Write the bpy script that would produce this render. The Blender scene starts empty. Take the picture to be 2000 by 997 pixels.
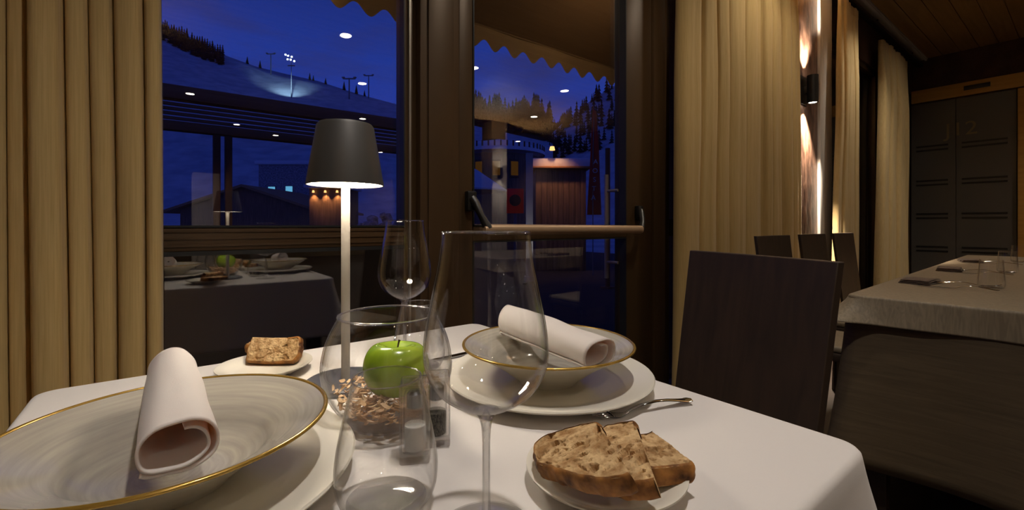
import bpy, bmesh, math, random
from mathutils import Vector, Matrix, noise
random.seed(7)
SC = bpy.context.scene
COL = SC.collection
PI = math.pi

# ------------------------------------------------------------------ camera
FPX, HY, CX = 875.0, 440.0, 1000.0          # focal length in pixels, horizon row, centre column (2000x997 frame)
TZ = 0.75                                    # table top
CZ = TZ + 0.245                              # eye height
YAW = math.atan((2138 - CX) / FPX)           # window wall direction (+X) lies this far right of the view axis
FX, FY = math.cos(YAW), math.sin(YAW)        # view axis
RX, RY = math.sin(YAW), -math.cos(YAW)       # image right
cam_d = bpy.data.cameras.new('camera')
cam = bpy.data.objects.new('camera', cam_d); COL.objects.link(cam)
cam_d.sensor_width = 36; cam_d.sensor_fit = 'HORIZONTAL'
cam_d.lens = FPX / 2000 * 36
cam_d.shift_y = (HY - 498.5) / 2000
cam_d.clip_start = 0.02; cam_d.clip_end = 3000
cam.location = (0, 0, CZ)
cam.rotation_euler = (PI / 2, 0, math.atan2(-FX, FY))
SC.camera = cam

# ------------------------------------------------------------------ world, exposure
SC.view_settings.view_transform = 'Standard'
SC.view_settings.look = 'None'
SC.view_settings.gamma = 1
SC.view_settings.exposure = 0.0
SC.view_settings.use_curve_mapping = False
try:
    SC.cycles.use_denoising = True
    SC.cycles.transparent_max_bounces = 48
    SC.cycles.max_bounces = 14
    SC.cycles.transmission_bounces = 14
    SC.cycles.glossy_bounces = 6
    SC.cycles.sample_clamp_indirect = 4.0
except Exception:
    pass
W = bpy.data.worlds.new('dusk'); SC.world = W; W.use_nodes = True
nt = W.node_tree; nt.nodes.clear()
SKY_STRENGTH = 1.8
def N(nt, t, **k):
    n = nt.nodes.new(t)
    for a, b in k.items():
        setattr(n, a, b)
    return n
out = N(nt, 'ShaderNodeOutputWorld'); bg = N(nt, 'ShaderNodeBackground')
tc = N(nt, 'ShaderNodeTexCoord'); sep = N(nt, 'ShaderNodeSeparateXYZ')
nt.links.new(tc.outputs['Generated'], sep.inputs[0])
rp = N(nt, 'ShaderNodeValToRGB'); nt.links.new(sep.outputs[2], rp.inputs[0])
e = rp.color_ramp.elements
e[0].position = 0.0; e[0].color = (.022, .028, .19, 1)
e[1].position = .55; e[1].color = (.004, .012, .10, 1)
m_ = e.new(.18); m_.color = (.016, .034, .27, 1)
m_ = e.new(.32); m_.color = (.012, .033, .245, 1)
mp = N(nt, 'ShaderNodeMapping'); mp.inputs['Scale'].default_value = (2.2, 2.2, 9)
nt.links.new(tc.outputs['Generated'], mp.inputs[0])
nz = N(nt, 'ShaderNodeTexNoise'); nz.inputs['Scale'].default_value = 1.6; nz.inputs['Detail'].default_value = 4
nt.links.new(mp.outputs[0], nz.inputs[0])
cr = N(nt, 'ShaderNodeValToRGB'); nt.links.new(nz.outputs[0], cr.inputs[0])
cr.color_ramp.elements[0].position = .5; cr.color_ramp.elements[1].position = .72
cr.color_ramp.elements[0].color = (0, 0, 0, 1); cr.color_ramp.elements[1].color = (.75, .75, .75, 1)
mx = N(nt, 'ShaderNodeMixRGB'); nt.links.new(cr.outputs[0], mx.inputs[0]); nt.links.new(rp.outputs[0], mx.inputs[1])
mx.inputs[2].default_value = (.022, .024, .10, 1)
nt.links.new(mx.outputs[0], bg.inputs[0]); bg.inputs[1].default_value = SKY_STRENGTH
nt.links.new(bg.outputs[0], out.inputs[0])

# room numbers
WY = 1.56            # window plane
CY = 1.415            # curtain plane
CEIL = 3.2
XL, XR, YB = -3.6, 7.96, -12.0
WARM = (1.0, .80, .55); WARM2 = (1.0, .86, .68)
DOWNLIGHTS = [(-.1, -2.18), (1.64, -2.18), (3.4, -2.18), (5.16, -2.18), (6.9, -2.18), (7.0, -.9),  # last one in this row is added, unseen, to brighten the far beam
              (-.9, -3.82), (2.4, -3.82), (5.9, -3.82), (.3, -6.12), (3.2, -6.12), (7.3, -6.12),
              (-1.0, -9.12), (1.2, -8.32), (2.1, -9.12), (4.4, -8.92), (5.1, -10.02), (6.2, -11.12), (-2.5, -6.12), (-2.6, -2.18)]
P_DOWN = 70.0
P_TABLE_SPOT = 95.0
P_FILL_WASH = 45.0
P_FILL_UP = 190.0
P_TABLE_LAMP = 50.0      # emission strength of the lamp's panel
P_SCONCE = 520.0

# ------------------------------------------------------------------ helpers
def at(px, py, z):
    d = FPX * (CZ - z) / (py - HY); r = (px - CX) / FPX * d
    return Vector((FX * d + RX * r, FY * d + RY * r, z))
def atd(px, py, d):
    r = (px - CX) / FPX * d
    return Vector((FX * d + RX * r, FY * d + RY * r, CZ - (py - HY) * d / FPX))
def on_y(px, Y):
    t = (px - CX) / FPX
    return Y / (FY + RY * t) * (FX + RX * t)
def dep(px, Y):
    return Y / (FY + RY * (px - CX) / FPX)

def lin(r, g, b):
    f = lambda c: (c / 255 / 12.92) if c / 255 <= .04045 else ((c / 255 + .055) / 1.055) ** 2.4
    return (f(r), f(g), f(b), 1)

def mat(name, col=(.5, .5, .5, 1), rough=.5, metal=0, spec=.5, coat=0, sheen=0, **k):
    m = bpy.data.materials.new(name); m.use_nodes = True
    b = m.node_tree.nodes['Principled BSDF']
    b.inputs['Base Color'].default_value = col
    b.inputs['Roughness'].default_value = rough
    b.inputs['Metallic'].default_value = metal
    b.inputs['Specular IOR Level'].default_value = spec
    b.inputs['Coat Weight'].default_value = coat
    b.inputs['Sheen Weight'].default_value = sheen
    return m
def nodes(m):
    return m.node_tree, m.node_tree.nodes['Principled BSDF']
def tex(m, kind='NOISE', scale=5, stretch=(1, 1, 1), c1=None, c2=None, p1=.35, p2=.65, detail=4, bump=0, dist=.01, rough=None, distort=0, colour=True):
    nt, b = nodes(m)
    tc = N(nt, 'ShaderNodeTexCoord'); mp = N(nt, 'ShaderNodeMapping'); mp.inputs['Scale'].default_value = stretch
    nt.links.new(tc.outputs['Object'], mp.inputs[0])
    if kind == 'NOISE':
        t = N(nt, 'ShaderNodeTexNoise'); t.inputs['Detail'].default_value = detail; t.inputs['Distortion'].default_value = distort
        fac = t.outputs[0]
    elif kind == 'VORONOI':
        t = N(nt, 'ShaderNodeTexVoronoi'); fac = t.outputs['Distance']
    else:
        t = N(nt, 'ShaderNodeTexWave'); t.inputs['Distortion'].default_value = distort; t.inputs['Detail'].default_value = detail
        t.bands_direction = 'X'
        fac = t.outputs[1]
    t.inputs['Scale'].default_value = scale
    nt.links.new(mp.outputs[0], t.inputs['Vector'])
    if c1 is not None and colour:
        r = N(nt, 'ShaderNodeValToRGB'); nt.links.new(fac, r.inputs[0])
        r.color_ramp.elements[0].position = p1; r.color_ramp.elements[1].position = p2
        r.color_ramp.elements[0].color = c1; r.color_ramp.elements[1].color = c2
        nt.links.new(r.outputs[0], b.inputs['Base Color'])
    if bump:
        bp = N(nt, 'ShaderNodeBump'); bp.inputs['Strength'].default_value = bump; bp.inputs['Distance'].default_value = dist
        nt.links.new(fac, bp.inputs['Height'])
        prev = b.inputs['Normal'].links[0].from_socket if b.inputs['Normal'].links else None
        if prev: nt.links.new(prev, bp.inputs['Normal'])
        nt.links.new(bp.outputs[0], b.inputs['Normal'])
    return m
def thin_glass(name, f0=.04, tint=(.985, .99, .985, 1), f90=.9, ex=5):
    m = bpy.data.materials.new(name); m.use_nodes = True
    nt = m.node_tree; nt.nodes.clear()
    o = N(nt, 'ShaderNodeOutputMaterial'); mix = N(nt, 'ShaderNodeMixShader')
    tr = N(nt, 'ShaderNodeBsdfTransparent'); gl = N(nt, 'ShaderNodeBsdfGlossy')
    gl.inputs['Roughness'].default_value = 0.0; tr.inputs[0].default_value = tint
    lw = N(nt, 'ShaderNodeLayerWeight'); lw.inputs[0].default_value = .5
    p = N(nt, 'ShaderNodeMath', operation='POWER'); p.inputs[1].default_value = ex
    q = N(nt, 'ShaderNodeMath', operation='MULTIPLY_ADD'); q.inputs[1].default_value = f90 - f0; q.inputs[2].default_value = f0
    nt.links.new(lw.outputs['Facing'], p.inputs[0]); nt.links.new(p.outputs[0], q.inputs[0])
    nt.links.new(q.outputs[0], mix.inputs[0]); nt.links.new(tr.outputs[0], mix.inputs[1]); nt.links.new(gl.outputs[0], mix.inputs[2])
    nt.links.new(mix.outputs[0], o.inputs[0])
    return m
def solid_glass(name, col=(1, 1, 1, 1), ior=1.48):
    m = mat(name, col, 0.0)
    b = m.node_tree.nodes['Principled BSDF']; b.inputs['Transmission Weight'].default_value = 1; b.inputs['IOR'].default_value = ior
    return m
def emit(name, col, s):
    m = bpy.data.materials.new(name); m.use_nodes = True
    nt = m.node_tree; nt.nodes.clear()
    o = N(nt, 'ShaderNodeOutputMaterial'); em = N(nt, 'ShaderNodeEmission')
    em.inputs[0].default_value = (*col[:3], 1); em.inputs[1].default_value = s
    nt.links.new(em.outputs[0], o.inputs[0])
    return m

class MB:
    """collects shapes for one mesh object"""
    def __init__(s): s.bm = bmesh.new(); s.mi = 0
    def _new(s, vs, fs):
        v = [s.bm.verts.new(p) for p in vs]; r = []
        for f in fs:
            try:
                q = s.bm.faces.new([v[i] for i in f]); q.material_index = s.mi; r.append(q)
            except ValueError: pass
        return v, r
    def box(s, x0, x1, y0, y1, z0, z1, M=None):
        vs = [Vector((x, y, z)) for z in (z0, z1) for y in (y0, y1) for x in (x0, x1)]
        if M: vs = [M @ v for v in vs]
        s._new(vs, [(0, 2, 3, 1), (4, 5, 7, 6), (0, 1, 5, 4), (2, 6, 7, 3), (0, 4, 6, 2), (1, 3, 7, 5)]); return s
    def rbox(s, x0, x1, y0, y1, z0, z1, r=.003, seg=2, M=None):
        b = bmesh.new(); bmesh.ops.create_cube(b, size=1)
        for v in b.verts:
            v.co = Vector(((x0 + x1) / 2 + v.co.x * (x1 - x0), (y0 + y1) / 2 + v.co.y * (y1 - y0), (z0 + z1) / 2 + v.co.z * (z1 - z0)))
        bmesh.ops.bevel(b, geom=b.edges[:], offset=r, segments=seg, affect='EDGES', profile=.5)
        s.merge(b, M); return s
    def merge(s, b, M=None):
        b.verts.index_update()
        vs = [(M @ v.co) if M else v.co.copy() for v in b.verts]
        s._new(vs, [[v.index for v in f.verts] for f in b.faces]); b.free()
    def lathe(s, prof, seg=64, closed=False, M=None):
        vs = []; fs = []; n = len(prof); ring = []
        for (r, z) in prof:
            if r < 1e-7:
                ring.append([len(vs)]); vs.append(Vector((0, 0, z)))
            else:
                ring.append(list(range(len(vs), len(vs) + seg)))
                vs += [Vector((r * math.cos(2 * PI * k / seg), r * math.sin(2 * PI * k / seg), z)) for k in range(seg)]
        pairs = [(i, i + 1) for i in range(n - 1)] + ([(n - 1, 0)] if closed else [])
        for i, j in pairs:
            a, b = ring[i], ring[j]
            for k in range(seg):
                k2 = (k + 1) % seg
                if len(a) == 1 and len(b) == 1: continue
                if len(a) == 1: fs.append((a[0], b[k2], b[k]))
                elif len(b) == 1: fs.append((a[k], a[k2], b[0]))
                else: fs.append((a[k], a[k2], b[k2], b[k]))
        if M: vs = [M @ v for v in vs]
        s._new(vs, fs); return s
    def cyl(s, p0, p1, r0, r1=None, seg=24, cap=True):
        return s.tube([p0, p1], [r0, r0 if r1 is None else r1], seg, cap)
    def tube(s, path, rad, seg=16, cap=True, flat=None):
        path = [Vector(p) for p in path]; n = len(path)
        if not hasattr(rad, '__len__'): rad = [rad] * n
        vs = []; fs = []; up = None
        for i, p in enumerate(path):
            t = (path[min(i + 1, n - 1)] - path[max(i - 1, 0)]).normalized()
            if up is None:
                up = Vector((0, 0, 1)) if abs(t.z) < .9 else Vector((1, 0, 0))
            sd = t.cross(up).normalized(); u2 = sd.cross(t).normalized(); up = u2
            for k in range(seg):
                a = 2 * PI * k / seg
                rr = rad[i]
                ra, rb = (rr if isinstance(rr, tuple) else (rr, rr))
                vs.append(p + sd * ra * math.cos(a) + u2 * rb * math.sin(a))
        for i in range(n - 1):
            for k in range(seg):
                k2 = (k + 1) % seg
                fs.append((i * seg + k, i * seg + k2, (i + 1) * seg + k2, (i + 1) * seg + k))
        if cap:
            fs.append(tuple(range(seg - 1, -1, -1))); fs.append(tuple(range((n - 1) * seg, n * seg)))
        s._new(vs, fs); return s
    def prism(s, poly, z0, z1, M=None):
        n = len(poly)
        vs = [Vector((x, y, z0)) for x, y in poly] + [Vector((x, y, z1)) for x, y in poly]
        if M: vs = [M @ v for v in vs]
        s._new(vs, [tuple(range(n - 1, -1, -1)), tuple(range(n, 2 * n))] + [(i, (i + 1) % n, n + (i + 1) % n, n + i) for i in range(n)]); return s
    def grid(s, fn, nu, nv, cu=False):
        vs = [Vector(fn(i / nu, j / nv)) for j in range(nv + 1) for i in range(nu + (0 if cu else 1))]
        w = nu + (0 if cu else 1); fs = []
        for j in range(nv):
            for i in range(nu):
                i2 = (i + 1) % w if cu else i + 1
                fs.append((j * w + i, j * w + i2, (j + 1) * w + i2, (j + 1) * w + i))
        s._new(vs, fs); return s
    def build(s, name, m, parent=None, loc=None, rz=0, smooth=True, angle=40, recalc=True):
        if recalc: bmesh.ops.recalc_face_normals(s.bm, faces=s.bm.faces[:])
        me = bpy.data.meshes.new(name); s.bm.to_mesh(me); s.bm.free()
        for q in (m if isinstance(m, (list, tuple)) else [m]): me.materials.append(q)
        if smooth:
            me.shade_smooth()
            try: me.set_sharp_from_angle(angle=math.radians(angle))
            except Exception: pass
        o = bpy.data.objects.new(name, me); COL.objects.link(o)
        if parent: o.parent = parent
        if loc is not None: o.location = loc
        if rz: o.rotation_euler = (0, 0, rz)
        return o
def tag(o, label=None, cat=None, group=None, kind=None):
    if label: o['label'] = label
    if cat: o['category'] = cat
    if group: o['group'] = group
    if kind: o['kind'] = kind
    return o
def empty(name, loc, rz=0):
    o = bpy.data.objects.new(name, None); COL.objects.link(o); o.empty_display_size = .05
    o.location = loc; o.rotation_euler = (0, 0, rz); return o
def struct(o, label=None): o['kind'] = 'structure'; (label and o.__setitem__('label', label)); return o
def copy_tree(o, parent=None):
    c = o.copy(); COL.objects.link(c); c.parent = parent
    for ch in list(o.children): copy_tree(ch, c)
    return c
def light(name, kind, loc, power, col=WARM2, rot=None, target=None, parent=None, **k):
    d = bpy.data.lights.new(name, kind); d.energy = power; d.color = col
    for a, b in k.items(): setattr(d, a, b)
    o = bpy.data.objects.new(name, d); COL.objects.link(o); o.location = loc
    if target is not None:
        o.rotation_euler = (Vector(target) - Vector(loc)).to_track_quat('-Z', 'Y').to_euler()
    elif rot: o.rotation_euler = rot
    if parent: o.parent = parent
    return o

# ------------------------------------------------------------------ materials
M = {}
M['bronze'] = tex(mat('dark_bronze_frame', lin(52, 38, 25), .42, .25), 'NOISE', 3, (1, 1, .2), lin(70, 51, 30), lin(86, 64, 40), detail=3)
M['seal'] = mat('rubber_seal', (.012, .012, .012, 1), .5)
M['alu'] = mat('brushed_aluminium', (.62, .58, .52, 1), .35, .9)
M['satin'] = mat('satin_brass_handle', lin(214, 196, 168), .4, .3)
M['champagne'] = mat('champagne_push_bar', lin(190, 160, 128), .4, .35)
M['black'] = mat('black_plastic', (.012, .011, .010, 1), .35)
M['glasspane'] = thin_glass('window_pane_glass', .22, (.97, .975, .98, 1), .95)
M['thin'] = thin_glass('thin_drinking_glass', .04, (.999, .999, .998, 1), 1.0, 3.6)
M['thin2'] = thin_glass('bowl_glass', .03, (.997, .999, .997, 1), 1.0, 4.0)
def clear_solid(name, col, ior, share):
    m = solid_glass(name, col, ior); nt, b = nodes(m)
    tr = N(nt, 'ShaderNodeBsdfTransparent'); mx = N(nt, 'ShaderNodeMixShader'); mx.inputs[0].default_value = share
    o = [n for n in nt.nodes if n.type == 'OUTPUT_MATERIAL'][0]
    nt.links.new(b.outputs[0], mx.inputs[1]); nt.links.new(tr.outputs[0], mx.inputs[2]); nt.links.new(mx.outputs[0], o.inputs[0])
    return m
M['glass'] = clear_solid('solid_crystal_glass', (1, 1, 1, 1), 1.48, .55)
M['acrylic'] = clear_solid('clear_acrylic', (1, 1, 1, 1), 1.45, .6)
def curtain_mat(name, c1, c2):
    m = mat(name, c1, .8, sheen=.15, spec=.2)
    tex(m, 'NOISE', 60, (5, 5, .12), c1, c2, .3, .7, detail=5, bump=.25, dist=.002)
    nt, b = nodes(m)
    # light passes through the weave a little
    tr = N(nt, 'ShaderNodeBsdfTranslucent'); tr.inputs[0].default_value = c2
    mx = N(nt, 'ShaderNodeMixShader'); mx.inputs[0].default_value = .12
    o = [n for n in nt.nodes if n.type == 'OUTPUT_MATERIAL'][0]
    nt.links.new(b.outputs[0], mx.inputs[1]); nt.links.new(tr.outputs[0], mx.inputs[2]); nt.links.new(mx.outputs[0], o.inputs[0])
    return m
M['curtain'] = curtain_mat('khaki_linen_curtain', lin(196, 165, 106), lin(214, 184, 126))
M['sheer'] = curtain_mat('cream_linen_curtain', lin(200, 174, 122), lin(220, 196, 146))
M['plaster'] = tex(mat('white_plaster', lin(190, 184, 178), .85), 'NOISE', 40, bump=.1, dist=.002)
M['darkwall'] = tex(mat('dark_brown_wall', lin(70, 46, 34), .8), 'NOISE', 6, c1=lin(62, 40, 30), c2=lin(80, 54, 40), bump=.1)
M['backwall'] = mat('warm_wall', lin(120, 98, 76), .85)
M['panel'] = tex(mat('bronze_textured_panel', lin(120, 92, 78), .38, .55), 'NOISE', 22, (1, 1, .35), lin(84, 62, 52), lin(160, 124, 104), .35, .7, detail=8, bump=.6, dist=.01)
def wood(name, c1, c2, axis='X', scale=6, rough=.5, bump=.08, coat=0, stretch=None):
    m = mat(name, c1, rough, coat=coat)
    st = stretch or {'X': (.6, 9, 9), 'Y': (9, .6, 9), 'Z': (9, 9, .6)}[axis]
    return tex(m, 'NOISE', scale, st, c1, c2, .3, .7, detail=7, bump=bump, dist=.002, distort=.6)
M['ceiling'] = wood('varnished_pine_boards', lin(138, 106, 62), lin(160, 124, 76), 'X', 3, .5)
M['beamwood'] = wood('honey_wood_beam', lin(200, 150, 72), lin(214, 164, 84), 'Y', 3, .5)
M['wenge'] = wood('wenge_veneer', lin(46, 34, 25), lin(62, 46, 34), 'Z', 5, .5, bump=.12)
M['floor'] = wood('dark_floor_boards', lin(34, 22, 16), lin(52, 34, 24), 'X', 3, .45)
M['cloth'] = tex(mat('white_cotton_cloth', lin(232, 226, 222), .75, sheen=.1, spec=.25), 'NOISE', 700, bump=.15, dist=.0006, detail=2)
M['napkin'] = tex(mat('white_napkin_cotton', lin(238, 234, 230), .8, sheen=.15, spec=.2), 'NOISE', 900, bump=.2, dist=.0005, detail=2)
nt, b = nodes(M['napkin'])
tr = N(nt, 'ShaderNodeBsdfTranslucent'); tr.inputs[0].default_value = (1.0, .52, .22, 1)  # orange tint put into the cloth for warm light inside the rolls
mx = N(nt, 'ShaderNodeMixShader'); mx.inputs[0].default_value = .2
o = [n for n in nt.nodes if n.type == 'OUTPUT_MATERIAL'][0]
nt.links.new(b.outputs[0], mx.inputs[1]); nt.links.new(tr.outputs[0], mx.inputs[2]); nt.links.new(mx.outputs[0], o.inputs[0])
M['taupe'] = tex(mat('taupe_moire_cloth', lin(132, 118, 96), .6, sheen=.1), 'NOISE', 6, (14, 14, 1.2), lin(112, 99, 79), lin(132, 118, 95), detail=6, bump=.2, dist=.002, distort=1.4)
M['skirt'] = tex(mat('brown_moire_skirt', lin(98, 82, 62), .6), 'NOISE', 3.5, (1.4, 1.4, 20), lin(80, 67, 48), lin(96, 81, 60), .3, .7, detail=7, bump=.2, dist=.002, distort=1.1)
M['darknapkin'] = mat('brown_napkin', lin(84, 66, 54), .85, sheen=.2)
M['white'] = mat('white_porcelain', lin(236, 230, 216), .2, spec=.45)
M['gold'] = mat('mustard_gold_rim', lin(176, 140, 62), .25, .55, coat=.4)
M['chrome'] = mat('polished_steel', (.62, .62, .63, 1), .08, 1)
M['lampgrey'] = mat('dark_grey_lamp_paint', lin(78, 76, 74), .5, .3)
M['lampbase'] = mat('slate_grey_lamp_base', lin(84, 84, 90), .45, .2)
M['lamppole'] = mat('satin_lamp_pole', lin(196, 188, 178), .4, .35)
M['lampin'] = mat('white_shade_lining', (.85, .82, .76, 1), .6)
M['led'] = emit('lamp_panel_light', (1.0, .87, .68), P_TABLE_LAMP)
M['down'] = emit('downlight_light', (1.0, .88, .72), 22)
M['spot'] = emit('sconce_light', (1.0, .9, .75), 22)
M['snow'] = tex(mat('packed_snow', (.62, .64, .68, 1), .8), 'NOISE', .35, c1=(.48, .5, .55, 1), c2=(.7, .71, .74, 1), detail=6, bump=.3, dist=.1)
M['snowroof'] = mat('roof_snow', (.8, .8, .82, 1), .8)
M['pines'] = tex(mat('dark_pine_foliage', (.012, .014, .012, 1), .9), 'NOISE', 3, c1=(.008, .01, .008, 1), c2=(.04, .035, .03, 1))
M['awning'] = mat('striped_awning_canvas', lin(150, 122, 84), .8)
tex(M['awning'], 'WAVE', 1.0, (0.01, 2.6, 0.01), lin(120, 88, 52), lin(178, 148, 104), .3, .7)
M['valance'] = mat('awning_valance_canvas', lin(150, 118, 74), .8)
M['timber'] = wood('weathered_terrace_timber', lin(150, 104, 66), lin(180, 130, 86), 'X', 2, .7)
M['timberv'] = wood('weathered_post_timber', lin(90, 60, 38), lin(118, 80, 50), 'Z', 2, .7)
M['parapet'] = mat('dark_stained_timber', (.010, .009, .008, 1), .9, spec=.1)
M['deck'] = wood('dark_deck_boards', lin(30, 28, 26), lin(40, 36, 34), 'X', 3, .9)
M['hut'] = wood('dark_hut_boards', lin(96, 72, 52), lin(140, 108, 82), 'Z', 2, .7)
M['redsign'] = mat('red_sign_paint', lin(190, 20, 22), .5)
nt, b = nodes(M['redsign']); b.inputs['Emission Color'].default_value = (1, .03, .03, 1); b.inputs['Emission Strength'].default_value = .03  # faint glow put into the red paint to brighten the sign
M['flag'] = mat('red_flag_cloth', lin(190, 50, 30), .8)
M['steel'] = mat('galvanised_steel', (.2, .2, .21, 1), .5, .6)
M['stone'] = tex(mat('grey_stone', (.3, .3, .31, 1), .8), 'NOISE', 8, c1=(.15, .15, .16, 1), c2=(.45, .45, .47, 1), detail=8)
M['cyan'] = emit('cyan_window_light', (.18, .62, 1.0), 1.0)
M['orange'] = emit('amber_window_light', (1.0, .42, .10), .06)
M['amberlamp'] = emit('amber_lamp_light', (1.0, .5, .16), 3.0)
M['whitelamp'] = emit('white_floodlight', (.8, .95, 1.0), 9)
M['doorpanel'] = mat('dark_glass_door', lin(90, 86, 82), .4, spec=.3)
M['doorstripe'] = mat('black_door_stripe', (.004, .004, .004, 1), .5)
M['logo'] = mat('dim_gold_lettering', lin(130, 112, 80), .5)

# grey glaze with circular brush marks
g = M['glaze'] = mat('grey_brushed_glaze', lin(168, 164, 156), .13, spec=.5, coat=.15)
nt, b = nodes(g)
tc = N(nt, 'ShaderNodeTexCoord'); sp = N(nt, 'ShaderNodeSeparateXYZ'); nt.links.new(tc.outputs['Object'], sp.inputs[0])
ln = N(nt, 'ShaderNodeVectorMath', operation='LENGTH')
cb = N(nt, 'ShaderNodeCombineXYZ'); nt.links.new(sp.outputs[0], cb.inputs[0]); nt.links.new(sp.outputs[1], cb.inputs[1])
nt.links.new(cb.outputs[0], ln.inputs[0])
at2 = N(nt, 'ShaderNodeMath', operation='ARCTAN2'); nt.links.new(sp.outputs[1], at2.inputs[0]); nt.links.new(sp.outputs[0], at2.inputs[1])
sn = N(nt, 'ShaderNodeMath', operation='SINE'); cs = N(nt, 'ShaderNodeMath', operation='COSINE')
nt.links.new(at2.outputs[0], sn.inputs[0]); nt.links.new(at2.outputs[0], cs.inputs[0])
rr = N(nt, 'ShaderNodeMath', operation='MULTIPLY'); nt.links.new(ln.outputs['Value'], rr.inputs[0]); rr.inputs[1].default_value = 190
c3 = N(nt, 'ShaderNodeCombineXYZ'); nt.links.new(sn.outputs[0], c3.inputs[0]); nt.links.new(cs.outputs[0], c3.inputs[1]); nt.links.new(rr.outputs[0], c3.inputs[2])
nz = N(nt, 'ShaderNodeTexNoise'); nz.inputs['Scale'].default_value = 1.0; nz.inputs['Detail'].default_value = 5; nt.links.new(c3.outputs[0], nz.inputs[0])
r = N(nt, 'ShaderNodeValToRGB'); nt.links.new(nz.outputs[0], r.inputs[0])
r.color_ramp.elements[0].position = .3; r.color_ramp.elements[1].position = .72
r.color_ramp.elements[0].color = lin(158, 152, 144); r.color_ramp.elements[1].color = lin(182, 175, 162)
nt.links.new(r.outputs[0], b.inputs['Base Color'])

# bread crumb and crust
M['crumb'] = tex(mat('bread_crumb', lin(196, 162, 116), .9, spec=.15), 'NOISE', 90, c1=lin(160, 122, 80), c2=lin(214, 182, 136), detail=6, bump=.7, dist=.003)
tex(M['crumb'], 'VORONOI', 260, bump=.5, dist=.002)
M['crust'] = tex(mat('bread_crust', lin(140, 82, 34), .6, spec=.3), 'NOISE', 55, c1=lin(74, 42, 18), c2=lin(178, 122, 62), detail=6, bump=.6, dist=.003)
ap = M['apple'] = tex(mat('green_apple_skin', lin(150, 178, 40), .22, spec=.5, coat=.3), 'NOISE', 16, (1, 1, .35), lin(118, 152, 22), lin(178, 200, 70), detail=5)
M['stem'] = mat('apple_stem', lin(60, 44, 22), .8)
M['chips'] = tex(mat('beech_wood_chips', lin(206, 164, 120), .85), 'NOISE', 30, c1=lin(206, 160, 112), c2=lin(242, 210, 172), detail=3)

# ------------------------------------------------------------------ room shell
struct(MB().box(XL, XR, YB, WY + .12, -.1, 0).build('floor', M['floor'], smooth=False))
mb = MB(); y = YB
while y < 1.34:
    y2 = min(y + .165, 1.345)
    mb.box(XL, XR, y + .004, y2 - .004, CEIL, CEIL + .03)
    mb.box(XL, XR, y2 - .004, y2 + .004, CEIL + .012, CEIL + .03)
    y += .165
mb.box(XL, XR, YB, WY, CEIL + .03, CEIL + .12)
struct(mb.build('ceiling', M['ceiling'], smooth=False))
struct(MB().box(XL, XR, 1.345, WY + .1, CEIL - .012, CEIL + .03).box(XL, XR, 1.35, 1.37, CEIL - .03, CEIL - .012).build('trim_1', M['plaster'], smooth=False), 'white plaster band along the window side of the ceiling')
struct(MB().box(XL - .1, XL, YB, WY + .1, -.1, CEIL + .1).build('wall_left', M['backwall'], smooth=False))
struct(MB().box(XL, XR, YB - .1, YB, -.1, CEIL + .1).build('wall_back', M['backwall'], smooth=False))
struct(MB().box(XR, XR + .1, YB, WY + .1, -.1, CEIL + .1).build('wall_right', M['darkwall'], smooth=False))
# window wall: solid parts
x_sill = on_y(1285, WY); X_D0, X_D1 = on_y(885, WY), on_y(1282, WY)
X_SL = 2.56; XP0, XP1 = 3.9, 4.84; PFY = 1.47
mb = MB()
mb.box(XL, -1.2, WY - .06, WY + .12, 0, CEIL)
mb.box(-1.2, X_SL, WY - .06, WY + .12, 2.62, CEIL)
mb.box(X_SL, XP0, WY - .06, WY + .12, 0, CEIL)
mb.box(XP1, XR, WY - .06, WY + .12, 2.75, CEIL); mb.box(XP1, XR, WY - .06, WY + .12, 0, .12)
struct(mb.build('wall_window', M['darkwall'], smooth=False))
struct(MB().rbox(XP0, XP1, PFY, WY + .12, 0, CEIL - .012, .004).build('wall_pillar', M['plaster']), 'white plastered pier between the windows')
# bronze panel with bright edge trim on pier
xp = [on_y(p, PFY - .03) for p in (1553, 1598, 1605)]
tag(MB().rbox(xp[0], xp[1], PFY - .025, PFY, .05, CEIL - .03, .003).build('wall_panel', M['panel']), 'tall bronze hammered panel behind the up-and-down wall lamp', 'wall panel')
struct(MB().rbox(xp[1] + .004, xp[2] + .01, PFY - .045, PFY, 0, CEIL - .03, .003).build('trim_2', M['plaster']), 'pale vertical trim beside the bronze panel')

def frame_rect(mb, x0, x1, z0, z1, w, y0, y1, wb=None):
    wb = wb or w
    mb.rbox(x0, x0 + w, y0, y1, z0, z1, .004); mb.rbox(x1 - w, x1, y0, y1, z0, z1, .004)
    mb.rbox(x0 + w, x1 - w, y0, y1, z1 - w, z1, .004); mb.rbox(x0 + w, x1 - w, y0, y1, z0, z0 + wb, .004)
# window 1 (left, fixed): frame + rail + two panes
xw1 = on_y(797, WY)
ZR0, ZR1 = .922, .988
t = empty('window_1', (0, WY, 0)); struct(t, 'large fixed window left of the glass door')
mb = MB(); frame_rect(mb, -1.2, xw1 + .015, 0, 2.62, .05, -.04, .03)
mb.rbox(-1.15, xw1 - .035, -.045, .03, ZR0, ZR1, .004)
for zz in (.935, .955, .975): mb.box(-1.15, xw1 - .035, -.0475, -.045, zz, zz + .006)
mb.build('window_frame', M['bronze'], t)
MB().box(xw1 - .037, xw1 - .032, -.046, -.01, ZR1, 2.56).box(-1.15, xw1 - .035, -.047, -.02, ZR0 - .012, ZR0).box(-1.15, xw1 - .035, -.047, -.02, ZR1, ZR1 + .006).build('gasket', M['seal'], t)
MB().box(xw1 - .018, xw1 - .011, -.05, -.04, .02, 2.6).build('edge_strip', M['alu'], t)
MB().box(-1.16, xw1 - .03, -.006, .006, ZR1 - .01, 2.58).build('upper_pane', M['glasspane'], t)
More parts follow.
